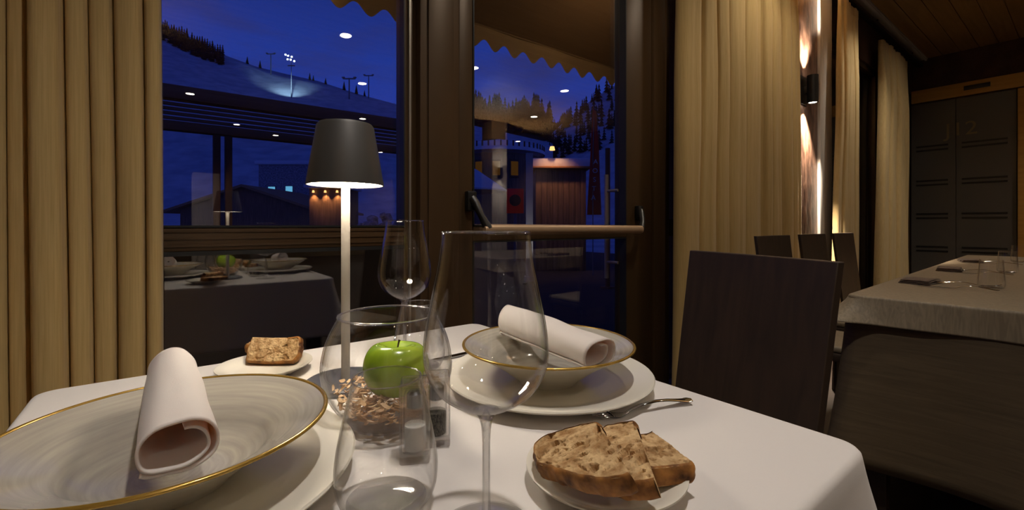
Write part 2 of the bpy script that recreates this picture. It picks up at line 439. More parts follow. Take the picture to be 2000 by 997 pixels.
MB().box(-1.16, xw1 - .03, -.006, .006, .04, ZR0 + .01).build('lower_pane', M['glasspane'], t)
# post between window and door
mb = MB(); xm0, xm1 = xw1 + .015, X_D0 - .012
mb.rbox(xm0, xm1, WY - .07, WY + .05, 0, 2.62, .006)
mb.rbox(xm0 + .03, xm1 - .03, WY - .078, WY - .07, 0, 2.62, .003)
struct(mb.build('trim_3', M['bronze']), 'dark bronze post between window and door')
# door
t = empty('door_1', (0, WY, 0)); struct(t, 'glazed terrace door with a push bar')
g0, g1 = on_y(912, WY), on_y(1210, WY)
mb = MB()
mb.rbox(X_D0, g0, -.045, .035, .01, 2.5, .005); mb.rbox(g1, X_D1 - .11, -.045, .035, .01, 2.5, .005)
mb.rbox(g0, g1, -.045, .035, .01, .12, .005); mb.rbox(g0, g1, -.045, .035, 2.38, 2.5, .005); mb.rbox(g0, g1, -.045, .035, .93, .99, .005)
mb.build('door_leaf', M['bronze'], t)
mb = MB(); mb.rbox(X_D1 - .105, X_D1, -.06, .04, 0, 2.6, .005); mb.rbox(X_D0 - .01, X_D1 - .1, -.06, .04, 2.505, 2.62, .005)
mb.build('door_frame', M['bronze'], t)
MB().box(g0 - .01, g1 + .01, -.006, .006, .98, 2.4).build('upper_pane', M['glasspane'], t)
MB().box(g0 - .01, g1 + .01, -.006, .006, .1, .94).build('lower_pane', M['glasspane'], t)
mb = MB()
for (a, c) in ((.99, 2.38), (.12, .93)):
    mb.box(g0, g0 + .006, -.047, -.006, a, c); mb.box(g1 - .006, g1, -.047, -.006, a, c); mb.box(g0, g1, -.047, -.006, a, a + .006); mb.box(g0, g1, -.047, -.006, c - .006, c)
mb.build('gasket', M['seal'], t)
# push bar with two black levers
pbY = -.13
px0, px1 = on_y(946, WY + pbY), on_y(1252, WY + pbY)
pb = empty('push_bar', (0, 0, 0)); pb.parent = t
mb = MB(); mb.tube([(px0, pbY, .978), (px0 + .02, pbY, .978), (px1, pbY, .972)], [(.012, .012), (.018, .021), (.018, .021)], 20)
mb.build('bar', M['champagne'], pb)
def lever(xb, xt, zb, zt):
    mb = MB(); mb.rbox(xb - .022, xb + .022, -.075, -.045, zt - .05, zt + .03, .008)
    mb.tube([(xb, -.07, zt), (xb + (xt - xb) * .2, -.085, zt - .02), (xb + (xt - xb) * .5, -.11, (zb + zt) / 2 - .01), (xt, pbY, zb)], [(.016, .018), (.018, .016), (.014, .013), (.017, .02)], 12)
    return mb.build('lever', M['black'], pb)
lever(X_D0 + .045, px0 + .02, .978, 1.10)
lever(g1 + .09, px1, .972, 1.07)
# outside pull handle
hd = empty('door_handle', (0, 0, 0)); hd.parent = t
MB().cyl((1.926, .087, .701), (1.926, .087, 1.274), .0115, seg=20).build('grip', M['satin'], hd)
for z in (.792, 1.183): MB().cyl((1.926, .087, z), (1.926, .006, z), .008, seg=16).build('standoff', M['satin'], hd)
# window 2: dark side light right of door
t = empty('window_2', (0, WY, 0)); struct(t, 'narrow dark side light beside the door')
mb = MB(); frame_rect(mb, X_D1 + .004, X_SL, 0, 2.62, .05, -.05, .03); mb.rbox(X_D1 + .05, X_SL - .05, -.045, .03, .93, 1.03, .004); mb.build('window_frame', M['bronze'], t)
MB().box(X_D1 + .04, X_SL - .04, -.006, .006, .04, 2.58).build('pane', M['glasspane'], t)
# window 3 beyond pier
t = empty('window_3', (0, WY, 0)); struct(t, 'dark window behind the far curtains')
mb = MB(); frame_rect(mb, XP1, XR, .12, 2.75, .06, -.04, .03); mb.rbox(6.38, 6.46, -.04, .03, .15, 2.7, .004); mb.build('window_frame', M['bronze'], t)
MB().box(XP1 + .05, XR - .05, -.006, .006, .16, 2.7).build('pane', M['glasspane'], t)

# right (far) wall: honey beam, striped dark glass doors
t = empty('trim_4', (XR, 0, 0)); struct(t, 'honey-coloured wood beam above the dark doors')
MB().rbox(-.05, 0, -2.4, 1.5, 2.62, 2.785, .004).build('beam', M['beamwood'], t)
yc = 1.02
MB().rbox(-.058, -.05, .77, 1.0, 2.68, 2.735, .002).build('vent_plate', M['black'], t)
def far_door(idx, y0, y1, label):
    t = empty('door_%d' % idx, (XR, 0, 0)); struct(t, label)
    mb = MB(); mb.box(-.03, -.004, y0, y1, .01, 2.6); mb.build('leaf', M['doorpanel'], t, smooth=False)
    mb = MB()
    for z in (2.02, 1.565, 1.13, .70):
        for dz in (0, .055): mb.box(-.034, -.03, y0 + .07, y1 - .05, z - dz, z - dz + .022)
    mb.build('stripes', M['doorstripe'], t, smooth=False)
    return t
def y_on_x(px, X=XR):
    tt = (px - CX) / FPX; d = X / (FX + RX * tt); return d * (FY + RY * tt)
ya, yb_, yc2 = y_on_x(1781), y_on_x(1868), y_on_x(1986)
far_door(2, yb_ + .003, ya, 'left leaf of the dark striped glass doors')
d3 = far_door(3, yc2, yb_ - .003, 'right leaf of the dark striped glass doors')
mb = MB(); mb.rbox(XR - .06, XR, yc2 - .25, yc2 - .01, 0, 2.6, .006)
struct(mb.build('trim_5', M['beamwood']), 'wooden post right of the dark doors')
def text(name, s, size, m, loc, rot, parent=None, ext=.002):
    c = bpy.data.curves.new(name, 'FONT'); c.body = s; c.size = size; c.extrude = ext; c.align_x = 'CENTER'
    o = bpy.data.objects.new(name + '_tmp', c); COL.objects.link(o)
    dg = bpy.context.evaluated_depsgraph_get(); dg.update()
    me = bpy.data.meshes.new_from_object(o.evaluated_get(dg)); bpy.data.objects.remove(o)
    me.materials.clear(); me.materials.append(m)
    q = bpy.data.objects.new(name, me); COL.objects.link(q); q.location = loc; q.rotation_euler = rot
    if parent: q.parent = parent
    return q
text('lettering', 'J12', .24, M['logo'], (-.034, y_on_x(1878), 2.13), (PI / 2, 0, -PI / 2), d3)

# ------------------------------------------------------------------ downlights
for i, (x, y) in enumerate(DOWNLIGHTS):
    t = empty('ceiling_downlight', (x, y, CEIL))
    nm = 'round recessed ceiling downlight, %s from the windows' % ('%.1f metres' % (WY - y))
    tag(t, 'small round recessed downlight in the pine ceiling behind the diners', 'downlight', 'recessed downlights in the pine ceiling')
    MB().lathe([(.06, -.002), (.07, -.002), (.075, -.006), (.07, -.010), (.06, -.006)], 32, closed=True).build('bezel', M['alu'], t)
    MB().lathe([(0, -.004), (.06, -.004), (.06, -.002), (0, -.002)], 32).build('lens', M['down'], t)
    light('downlight_lamp', 'SPOT', (0, 0, -.03), P_DOWN, WARM2, rot=(0, 0, 0), parent=t, spot_size=math.radians(120), spot_blend=.9, shadow_soft_size=.05)

t = empty('ceiling_spotlight', (.35, .05, CEIL))
MB().lathe([(.05, 0), (.06, -.002), (.06, -.012), (.05, -.014), (.046, -.006)], 32, closed=True).build('bezel', M['alu'], t)
MB().lathe([(0, -.010), (.045, -.010), (.045, -.007), (0, -.007)], 32).build('lens', M['down'], t)
tag(t, 'recessed ceiling spotlight straight above the near table', 'spotlight')
light('table_spot', 'SPOT', (0, 0, -.04), P_TABLE_SPOT, (1.0, .93, .86), rot=(0, 0, 0), parent=t, spot_size=math.radians(100), spot_blend=.8, shadow_soft_size=.045)

for i, (x, y) in enumerate(((3.1, .72), (5.3, .72), (6.3, -1.2), (1.5, .35))):  # added ceiling spots that brighten the curtains and the door; none is seen
    t = empty('ceiling_spotlight', (x, y, CEIL))
    MB().lathe([(.05, 0), (.06, -.002), (.06, -.012), (.05, -.014), (.046, -.006)], 32, closed=True).build('bezel', M['alu'], t)
    MB().lathe([(0, -.010), (.045, -.010), (.045, -.007), (0, -.007)], 32).build('lens', M['down'], t)
    tag(t, 'recessed ceiling spotlight shining on the ' + ['wide khaki curtain', 'narrow curtain by the pillar', 'farthest curtain', 'glass terrace door'][i], 'spotlight')
    light('curtain_spot', 'SPOT', (0, 0, -.04), P_FILL_WASH, WARM2, target=((0, .35, -1.6) if i < 2 else (.2, 1.6, -1.0) if i == 2 else (0, 1.2, -2.2)), parent=t, spot_size=math.radians(110 if i < 2 else 60 if i == 2 else 90), spot_blend=.9, shadow_soft_size=.045)
# added columns carrying made-up lamps that fill the ceiling with warm light
for i, (x, y) in enumerate(((-1.6, -3.2), (5.6, -4.8))):
    struct(MB().rbox(x - .2, x + .2, y - .2, y + .2, 0, CEIL, .01).build('wall_column', M['plaster']), 'square plastered column behind the viewer')
    t = empty('wall_lamp', (x, y + .2, 2.1))
    MB().rbox(-.05, .05, 0, .012, -.12, .12, .002).build('backplate', M['black'], t)
    MB().lathe([(.030, -.11), (.036, -.11), (.036, .11), (.030, .11), (.030, .10), (0, .10), (0, -.10), (.030, -.10)], 32, M=Matrix.Translation((0, .055, 0))).build('tube_body', M['black'], t)
    light('column_lamp_spot', 'SPOT', (0, .055, .12), P_FILL_UP, WARM2, rot=(PI, 0, 0), parent=t, spot_size=math.radians(150), spot_blend=.8, shadow_soft_size=.03)
    light('column_lamp_spot', 'SPOT', (0, .055, -.12), P_FILL_UP * .3, WARM2, rot=(0, 0, 0), parent=t, spot_size=math.radians(110), spot_blend=.8, shadow_soft_size=.03)
    tag(t, ['up-and-down lamp on the left plastered column behind the viewer', 'up-and-down lamp on the right plastered column behind the viewer'][i], 'wall lamp')

t = empty('service_cabinet', (.44, -4.8, 0))
MB().rbox(-.16, .16, -.2, .18, 0, 1.74, .008).build('carcass', M['plaster'], t)
MB().rbox(-.15, .15, .18, .20, .06, 1.70, .004).build('door', M['plaster'], t)
MB().cyl((.11, .225, .85), (.11, .225, 1.1), .006, seg=10).build('handle', M['alu'], t)
tag(t, 'tall narrow pale cabinet behind the viewer, mirrored in the left window', 'cabinet')

# ------------------------------------------------------------------ curtains
def curtain(name, creases, zt, zb, Y, amp, m, label, drift=None, flare=0, grp='floor-length curtains along the window wall', pinch=.0):
    """creases: x of the valleys at the top; drift(x): x of the same valley at the bottom"""
    drift = drift or (lambda x: x)
    n = 18
    rnd = random.Random(len(creases) * 31 + int(creases[0] * 100))
    cols = []
    for a, bq in zip(creases[:-1], creases[1:]):
        A = amp * (.65 + .5 * rnd.random()) * min(1, (bq - a) / .09) ; sk = rnd.uniform(-.22, .22); dep2 = rnd.uniform(-.012, .012)
        for k in range(n):
            u = k / n; uu = u + sk * u * (1 - u)
            cols.append((a + (bq - a) * u, A * (1 - math.exp(-min(uu, 1 - uu) / .045)) * (.82 + .18 * math.sin(PI * uu)), A))
    cols.append((creases[-1], .0, amp))
    nc = len(cols) - 1
    def f(u, v):
        i = int(round(u * nc)); x, yo, A = cols[i]
        z = zt + (zb - zt) * v
        xb = drift(x); xx = x + (xb - x) * v
        k = (.55 + .45 * min(1, v * 5))
        wob = .010 * math.sin(v * 5.3 + x * 17) * v
        sub = .004 * noise.noise(Vector((x * 30, v * 3, 1.3)))
        return (xx + wob * .6, Y - yo * k - sub * 1.5 - .008 * noise.noise(Vector((x * 6, v * 4, 0))), z)
    t = empty(name, ((creases[0] + creases[-1]) / 2, Y, 0))
    ox, oy = t.location.x, t.location.y
    mb = MB(); mb.grid(lambda u, v: (f(u, v)[0] - ox, f(u, v)[1] - oy, f(u, v)[2]), nc, 40)
    o = mb.build('fabric', m, t, recalc=False, angle=180)
    so = o.modifiers.new('thick', 'SOLIDIFY'); so.thickness = .0015; so.offset = 1
    mb = MB(); mb.grid(lambda u, v: (f(u, 0)[0] - ox, f(u, 0)[1] - oy - .003, zt + .004 - v * .08), nc, 2)
    o = mb.build('heading_tape', m, t, recalc=False, angle=180)
    so = o.modifiers.new('thick', 'SOLIDIFY'); so.thickness = .002; so.offset = 1
    return tag(t, label, 'curtain', grp)
XC = lambda px: on_y(px, CY)
cL = [-1.0, -.82, -.66, -.52, -.40] + [XC(p) for p in (12, 52, 118, 160, 205, 262, 297)]
curtain('curtain', cL, 3.04, .02, CY, .095, M['curtain'], 'khaki floor-length curtain hanging at the left behind the near place setting',
        drift=lambda x: x + .035 * max(0, min(1, (x + .4) / .4)))
c1 = [XC(p) for p in (1322, 1363, 1390, 1412, 1446, 1478, 1492, 1503, 1516, 1528, 1538, 1547)]
curtain('curtain', c1, 3.04, .02, CY, .07, M['curtain'], 'wide khaki curtain right of the door, behind the dark chair backs',
        drift=lambda x: x + (-.05 if x < 2.5 else .0) + .12 * max(0, (x - 3.3)))
c2 = [XC(p) for p in (1636, 1643, 1650, 1657, 1663, 1668, 1672)]
curtain('curtain', c2, 3.06, .02, CY, .06, M['sheer'], 'narrow gathered cream curtain beside the pillar with the wall lamp',
        drift=lambda x: 5.2 + (x - 5.2) * 1.35 - .05)
c3 = [XC(p) for p in (1716, 1722, 1729, 1736, 1744, 1751, 1758, 1763, 1768)]
curtain('curtain', c3, 2.98, .02, CY, .07, M['sheer'], 'farthest cream curtain in the corner by the dark doors',
        drift=lambda x: 6.8 + (x - 6.8) * 1.12 - .1)
t = empty('curtain_track', (0, CY, 3.1))
MB().rbox(XL + .02, 4.0, -.03, .03, 0, .035, .003).rbox(4.85, XR - .01, -.03, .03, 0, .035, .003).build('rail', M['black'], t)
for x in (0, 2, 3.8, 4.95, 6, 7.5): MB().cyl((x, 0, .03), (x, 0, CEIL - 3.1 - .012), .01, seg=10).build('bracket', M['black'], t)
MB().rbox(4.80, 4.86, -.045, .045, -.02, .05, .012).build('end_cap', M['black'], t)
tag(t, 'black curtain track running under the ceiling above the curtains', 'curtain track')

# ------------------------------------------------------------------ pillar wall lamp
xs = on_y(1578, PFY - .06); dd = dep(1580, PFY - .06)
z0s = CZ + (HY - 203) * dd / FPX; z1s = CZ + (HY - 150) * dd / FPX
t = empty('wall_lamp', (xs, PFY - .026, (z0s + z1s) / 2))
hh = (z1s - z0s) / 2
MB().rbox(-.10, .045, -.012, 0, -hh - .01, hh - .0, .002).build('backplate', M['black'], t)
cxl = on_y(1587, PFY - .09) - xs
MB().lathe([(.030, -hh), (.040, -hh), (.040, hh), (.030, hh), (.030, hh - .02), (0, hh - .02), (0, -hh + .012), (.030, -hh + .012)], 32, M=Matrix.Translation((cxl, -.065, 0))).build('tube_body', M['black'], t)
MB().rbox(cxl - .02, cxl + .02, -.03, -.005, -.03, .03, .002).build('bracket', M['black'], t)
for s in (-1, 1):
    MB().lathe([(0, 0), (.029, 0), (.029, .003), (0, .003)], 24, M=Matrix.Translation((cxl, -.065, s * (hh - .006) - .0015))).build('lens', M['spot'], t)
    light('wall_lamp_spot', 'SPOT', (cxl, -.062, s * (hh + .005)), P_SCONCE, (1, .82, .62), rot=(0 if s < 0 else PI, 0, 0), parent=t, spot_size=math.radians(75), spot_blend=.6, shadow_soft_size=.025)
tag(t, 'dark up-and-down wall lamp mounted on the bronze pillar panel', 'wall lamp')

# ------------------------------------------------------------------ cloth-covered tables
def cloth_mesh(x0, x1, y0, y1, z, drop, flare=.25, side=.03, folds=14, rc=.025, seed=1, thick=.0, wave=.012, swag=0.0):
    """a draped cloth: flat top, rounded edge, sides that fall with soft folds and flared corners"""
    per = []       # (point on edge, outward normal, cornerness)
    def arc(cx, cy, a0):
        for k in range(13):
            a = a0 + (PI / 2) * k / 12
            c = math.sin(PI * k / 12)
            per.append((cx + rc * math.cos(a), cy + rc * math.sin(a), math.cos(a), math.sin(a), .55 + .45 * c))
    def side_pts(ax, ay, bx, by, nx, ny, n=44):
        L = math.hypot(bx - ax, by - ay)
        for k in range(1, n):
            u = k / n; dd = min(u, 1 - u) * L
            per.append((ax + (bx - ax) * u, ay + (by - ay) * u, nx, ny, .55 * math.exp(-(dd / .05) ** 1.3)))
    arc(x1 - rc, y1 - rc, 0); side_pts(x1 - rc, y1, x0 + rc, y1, 0, 1)
    arc(x0 + rc, y1 - rc, PI / 2); side_pts(x0, y1 - rc, x0, y0 + rc, -1, 0)
    arc(x0 + rc, y0 + rc, PI); side_pts(x0 + rc, y0, x1 - rc, y0, 0, -1)
    arc(x1 - rc, y0 + rc, 1.5 * PI); side_pts(x1, y0 + rc, x1, y1 - rc, 1, 0)
    n = len(per); cxm, cym = (x0 + x1) / 2, (y0 + y1) / 2
    rows = []
    for s in (.0, .25, .5, .7, .85, .93, .97, .99):
        rows.append([(cxm + (p[0] - cxm) * s, cym + (p[1] - cym) * s, z + .0006 * noise.noise(Vector((p[0] * s * 9, p[1] * s * 9, seed)))) for p in per] if s else None)
    er = .008
    for k in range(4):
        a = PI / 2 * k / 3
        rows.append([(p[0] + p[2] * er * math.sin(a), p[1] + p[3] * er * math.sin(a), z - er + er * math.cos(a)) for p in per])
    nv = 16; acc = 0
    arcs = [0]
    for i in range(1, n): arcs.append(arcs[-1] + math.hypot(per[i][0] - per[i - 1][0], per[i][1] - per[i - 1][1]))
    for k in range(1, nv + 1):
        v = k / nv; h = drop * v; row = []
        for i, p in enumerate(per):
            s_ = arcs[i]
            w = wave * v * (math.sin(s_ * folds + seed) + .6 * math.sin(s_ * folds * 1.9 + seed * 2)) * (1 - p[4])
            # crease either side of a corner
            o = er + h * side + h * flare * (p[4] ** 1.6) * (.5 + .5 * v) + w
            dz = h * (1 - .10 * p[4] * flare)
            zz = z - er - dz - swag * v * (math.sin(s_ * 4.1 + seed)) * .5
            row.append((p[0] + p[2] * o, p[1] + p[3] * o, zz))
        rows.append(row)
    bm = MB(); c = bm.bm.verts.new((cxm, cym, z))
    prev = None
    for row in rows[1:]:
        cur = [bm.bm.verts.new(q) for q in row]
        for i in range(n):
            j = (i + 1) % n
            bm.bm.faces.new((c, cur[i], cur[j]) if prev is None else (prev[i], cur[i], cur[j], prev[j]))
        prev = cur
    return bm
def solidify(o, t, off=-1):
    m = o.modifiers.new('thick', 'SOLIDIFY'); m.thickness = t; m.offset = off; return o
TX0, TX1, TY0, TY1 = -.148, .61, .16, .945
def table(name, x0, x1, y0, y1, ztop, label, rz=0):
    cx, cy = (x0 + x1) / 2, (y0 + y1) / 2; hx, hy = (x1 - x0) / 2, (y1 - y0) / 2
    t = empty(name, (cx, cy, 0), rz)
    MB().rbox(-hx, hx, -hy, hy, ztop - .03, ztop, .003).build('tabletop', M['wenge'], t)
    for sx in (-1, 1):
        for sy in (-1, 1):
            MB().rbox(sx * (hx - .06) - .03, sx * (hx - .06) + .03, sy * (hy - .06) - .03, sy * (hy - .06) + .03, 0, ztop - .03, .004).build('leg', M['wenge'], t)
    return tag(t, label, 'table')
table('dining_table', TX0 + .006, TX1 - .006, TY0 + .006, TY1 - .006, TZ - .004, 'square dining table hidden under the white cloth')
mb = cloth_mesh(TX0, TX1, TY0, TY1, TZ - .0005, .255, flare=.34, side=.05, folds=13, seed=2, rc=.02)
o = solidify(mb.build('tablecloth', M['cloth'], angle=180), .0015)
tag(o, 'plain white tablecloth draped over the near square table', 'tablecloth')

T2X0, T2X1, T2Y0, T2Y1 = 1.905, 5.2, -.42, .53
RT = math.radians(1.8)
def t2(x, y, z=TZ):      # long table is turned slightly about its near left corner
    dx, dy = x - T2X0, y - T2Y1
    return Vector((T2X0 + dx * math.cos(RT) - dy * math.sin(RT), T2Y1 + dx * math.sin(RT) + dy * math.cos(RT), z))
c2t = t2((T2X0 + T2X1) / 2, (T2Y0 + T2Y1) / 2, 0)
hx, hy = (T2X1 - T2X0) / 2, (T2Y1 - T2Y0) / 2
o = table('banquet_table', c2t.x - hx + .008, c2t.x + hx - .008, c2t.y - hy + .008, c2t.y + hy - .008, TZ - .007, 'long table hidden under the taupe cloth and brown skirt', RT)
mb = cloth_mesh(-hx, hx, -hy, hy, TZ - .0035, .57, flare=.10, side=.035, folds=7, seed=4, wave=.016, rc=.03, swag=.012)
o = solidify(mb.build('table_skirt', M['skirt'], loc=(c2t.x, c2t.y, 0), rz=RT, angle=180), .0015)
tag(o, 'brown moire under-cloth falling almost to the floor around the long table', 'under-cloth')
mb = cloth_mesh(-hx, hx, -hy, hy, TZ, .088, flare=1.1, side=.14, folds=9, seed=9, wave=.006, rc=.035, swag=.01)
o = solidify(mb.build('tablecloth', M['taupe'], loc=(c2t.x, c2t.y, 0), rz=RT, angle=180), .0015)
tag(o, 'taupe moire tablecloth with short overhang on the long table', 'tablecloth')

# ------------------------------------------------------------------ chairs
def chair(label, grp=None):
    t = empty('dining_chair', (0, 0, 0))
    # backrest: one tall, gently bowed panel, running down behind the seat
    mb = MB()
    H0, H1, wd = .40, .925, .208
    def back(sg):
        def f(u, v):
            yy = -wd + 2 * wd * u; z = H0 + (H1 - H0) * v
            w2 = yy * (1 - .045 * (1 - v))
            xx = .185 + .075 * v + .012 * (1 - (yy / wd) ** 2) + sg * .009
            return (xx, w2, z)
        return f
    nu, nv = 14, 10
    A = [[mb.bm.verts.new(back(-1)(i / nu, j / nv)) for i in range(nu + 1)] for j in range(nv + 1)]
    B = [[mb.bm.verts.new(back(1)(i / nu, j / nv)) for i in range(nu + 1)] for j in range(nv + 1)]
    for j in range(nv):
        for i in range(nu):
            mb.bm.faces.new((A[j][i], A[j][i + 1], A[j + 1][i + 1], A[j + 1][i])); mb.bm.faces.new((B[j][i], B[j + 1][i], B[j + 1][i + 1], B[j][i + 1]))
    for i in range(nu):
        mb.bm.faces.new((A[0][i], B[0][i], B[0][i + 1], A[0][i + 1])); mb.bm.faces.new((A[nv][i], A[nv][i + 1], B[nv][i + 1], B[nv][i]))
    for j in range(nv):
        mb.bm.faces.new((A[j][0], A[j + 1][0], B[j + 1][0], B[j][0])); mb.bm.faces.new((A[j][nu], B[j][nu], B[j + 1][nu], A[j + 1][nu]))
    o = mb.build('backrest', M['wenge'], t, angle=50)
    bv = o.modifiers.new('bevel', 'BEVEL'); bv.width = .002; bv.segments = 2; bv.limit_method = 'ANGLE'
    MB().rbox(-.19, .19, -.2, .2, .405, .44, .006).build('seat_frame', M['wenge'], t)
    MB().rbox(-.185, .175, -.195, .195, .44, .468, .012, 3).build('cushion', M['taupe'], t)
    for sx, sy in ((-1, -1), (-1, 1), (1, -1), (1, 1)):
        x = sx * .165; y = sy * .18
        mb = MB(); mb.tube([(x, y, .41), (x + (.02 if sx > 0 else 0), y, 0)], [(.021, .021), (.015, .015)], 4)
        mb.build('leg', M['wenge'], t)
    return tag(t, label, 'chair', grp)
G = 'dark wooden dining chairs'
ch = chair('large dark wenge chair back close at the right edge of the near table', G)
ph = math.radians(-20.6)
ch.location = (1.082 - .26 * math.cos(ph), .486 - .26 * math.sin(ph), 0); ch.rotation_euler = (0, 0, ph)
for i, (x, yy, lab) in enumerate(((2.44, 1.0, 'leftmost of the three dark chairs lined up along the long table'),
                             (3.02, 1.02, 'middle one of the three dark chairs lined up along the long table'),
                             (3.62, 1.04, 'rightmost of the three dark chairs lined up along the long table'))):
    c = copy_tree(ch); c['label'] = lab
    c.location = (x, yy - .21, 0); c.rotation_euler = (0, 0, math.radians(90)); c.scale = (.8, .93, 1.018)

# ------------------------------------------------------------------ table lamp
t = empty('table_lamp', (.2174, .7032, TZ))
ZB, ZT_ = .306, .400; RB, RT_ = .0570, .0420
MB().lathe([(0, 0), (.056, 0), (.0585, .0015), (.059, .004), (.0585, .0075), (.056, .009), (.01, .0095), (0, .0095)], 64).build('base', M['lampbase'], t)
MB().lathe([(.0065, .009), (.0065, ZB + .02), (.0, ZB + .02)], 32).build('pole', M['lamppole'], t)
mb = MB()
mb.lathe([(RB, ZB), (RT_, ZT_ - .004), (RT_ - .003, ZT_), (0, ZT_ + .0005)], 72)
mb.lathe([(0, ZT_ - .003), (RT_ - .004, ZT_ - .003), (RB - .0018, ZB), (RB, ZB)], 72)
mb.build('lamp_shade', M['lampgrey'], t)
MB().lathe([(RB - .0022, ZB + .0005), (RB - .0045, ZB + .0035), (RB - .0045, ZB + .006), (RB - .0032, ZB + .006)], 72, closed=True).build('reflector', M['lampin'], t)
MB().lathe([(.0155, ZB + .0035), (RB - .0050, ZB + .0035), (RB - .0050, ZB + .0050), (.0155, ZB + .0050)], 64, closed=True).build('light_panel', M['led'], t)
MB().lathe([(.0066, ZB - .004), (.008, ZB - .004), (.012, ZB + .001), (.0152, ZB + .0035), (.0066, ZB + .0045)], 40, closed=True).build('collar', M['lamppole'], t)
tag(t, 'slim cordless table lamp with dark grey tapered shade, lit', 'table lamp')

# ------------------------------------------------------------------ porcelain
def charger(loc, label):
    t = empty('charger_plate', loc)
    R = .157
    prof = [(0, .003), (.085, .003), (.09, 0), (.096, 0), (.098, .004), (.118, .009), (R - .004, .0165), (R, .019), (R + .0005, .0205), (R - .001, .0222), (R - .006, .0218),
            (.122, .0135), (.112, .0095), (.100, .0078), (0, .0075)]
    MB().lathe(prof, 128).build('plate_body', M['white'], t)
    return t
def finish(t, label, cat, grp=None): return tag(t, label, cat, grp)
def soup_plate(loc):
    t = empty('soup_plate', loc)
    out_ = [(0, .004), (.036, .004), (.040, 0), (.046, 0), (.048, .004), (.062, .014), (.075, .024), (.090, .034), (.112, .046), (.127, .0545)]
    inn = [(.1288, .0572), (.110, .0492), (.090, .0392), (.081, .0335), (.076, .0275), (.068, .0195), (.055, .0125), (.04, .0095), (0, .0085)]
    mb = MB(); mb.mi = 0; mb.lathe(out_, 128); mb.mi = 1; mb.lathe([(.127, .0545), (.1295, .0562), (.1288, .0572)] + inn[1:], 128)
    bmesh.ops.remove_doubles(mb.bm, verts=mb.bm.verts[:], dist=1e-5)
    mb.build('plate_body', [M['white'], M['glaze']], t)
    MB().lathe([(.1292 + .0022 * math.cos(a), .0563 + .0018 * math.sin(a)) for a in [2 * PI * k / 12 for k in range(12)]], 128, closed=True).build('gold_rim', M['gold'], t)
    return t
CL = (.004, .5145); CR = (.4645, .5137)
t = charger((CL[0], CL[1], TZ), ''); finish(t, 'flat white charger plate under the near soup plate, front left', 'plate', 'white charger plates')
t = copy_tree(t); t.location = (CR[0], CR[1] - .001, TZ); t['label'] = 'flat white charger plate under the soup plate across the table, right'
s1 = soup_plate((CL[0], CL[1], TZ + .0078)); finish(s1, 'grey soup plate with mustard-gold rim at front left under a rolled napkin', 'plate', 'gold-rimmed soup plates')
s2 = copy_tree(s1); s2.location = (CR[0], CR[1], TZ + .0078); s2['label'] = 'grey soup plate with gold rim across the table, behind the large wine glass'

# rolled napkins ------------------------------------------------------
def napkin(loc, rot, label, L=.185, seed=0, kx=1.0):
    t = empty('rolled_napkin', loc); t.rotation_euler = rot
    th = .0022
    def sec(a, ex_=.8):          # a in turns, spiral from the outside inwards; flattened, flat-bottomed section
        w = .0268 * kx - .0034 * a; h = .0235 - .0034 * a
        if a > 1.0:
            q = (a - 1.0); w -= .006 * q; h -= .010 * q
        an = -PI / 2 - .9 + 2 * PI * a
        cx_, cz_ = math.cos(an), math.sin(an)
        ex = ex_
        x = w * (abs(cx_) ** ex) * (1 if cx_ > 0 else -1); z = h * (abs(cz_) ** ex) * (1 if cz_ > 0 else -1)
        if z < 0: z *= .86
        return x, z + .0235 * .86
    n = 150; turns = 1.62; nl = 34
    def f(u, v):
        a = turns * u; x, z = sec(a, .78 + .30 * v)
        y = -L / 2 + L * v
        # soft sag, narrower far end, small crumples
        s = 1.06 - .20 * v + .015 * math.sin(3.2 * v + seed)
        x *= s; z *= (1 + .22 * v - .05 * math.sin(PI * v * 1.3 + seed))
        e = .0012 * noise.noise(Vector((x * 60, y * 22, z * 60 + seed * 5)))
        yo = (.004 * math.sin(a * 5 + seed) + .0035 * a) * (1 if v < .5 else -1) * (abs(v - .5) * 2) ** 6
        return (x + e, y + yo, z + e)
    mb = MB(); mb.grid(f, n, nl)
    o = mb.build('napkin_cloth', M['napkin'], t, recalc=False, angle=180)
    so = o.modifiers.new('thick', 'SOLIDIFY'); so.thickness = th; so.offset = 0
    # closed rounded far end: the cloth is tucked in
    mb = MB()
    def cap(u, v):
        a = u * 1.0
        x, z = sec(a, 1.08); r = 1 - v
        x *= (1.06 - .20) * (.2 + .8 * r ** .5) ; z *= 1.2; zc = .0235 * .86 * 1.2
        z = zc + (z - zc) * (.1 + .9 * r ** .5)
        return (x, L / 2 - .002 - .004 * v, z)
    mb.grid(cap, 60, 8)
    mb.build('tucked_end', M['napkin'], t, recalc=False, angle=180)
    return tag(t, label, 'napkin', 'white rolled napkins on the soup plates')
napkin((CL[0] + .001, .531, TZ + .0078 + .0445), (math.radians(4.2), 0, math.radians(1)), 'white rolled napkin lying in the front left soup plate, open end towards the viewer', seed=0, L=.172)
napkin((CR[0] + .002, .514, TZ + .0078 + .0440), (math.radians(2.5), 0, math.radians(3)), 'white rolled napkin lying in the far soup plate across the table', seed=2, L=.20, kx=1.08)

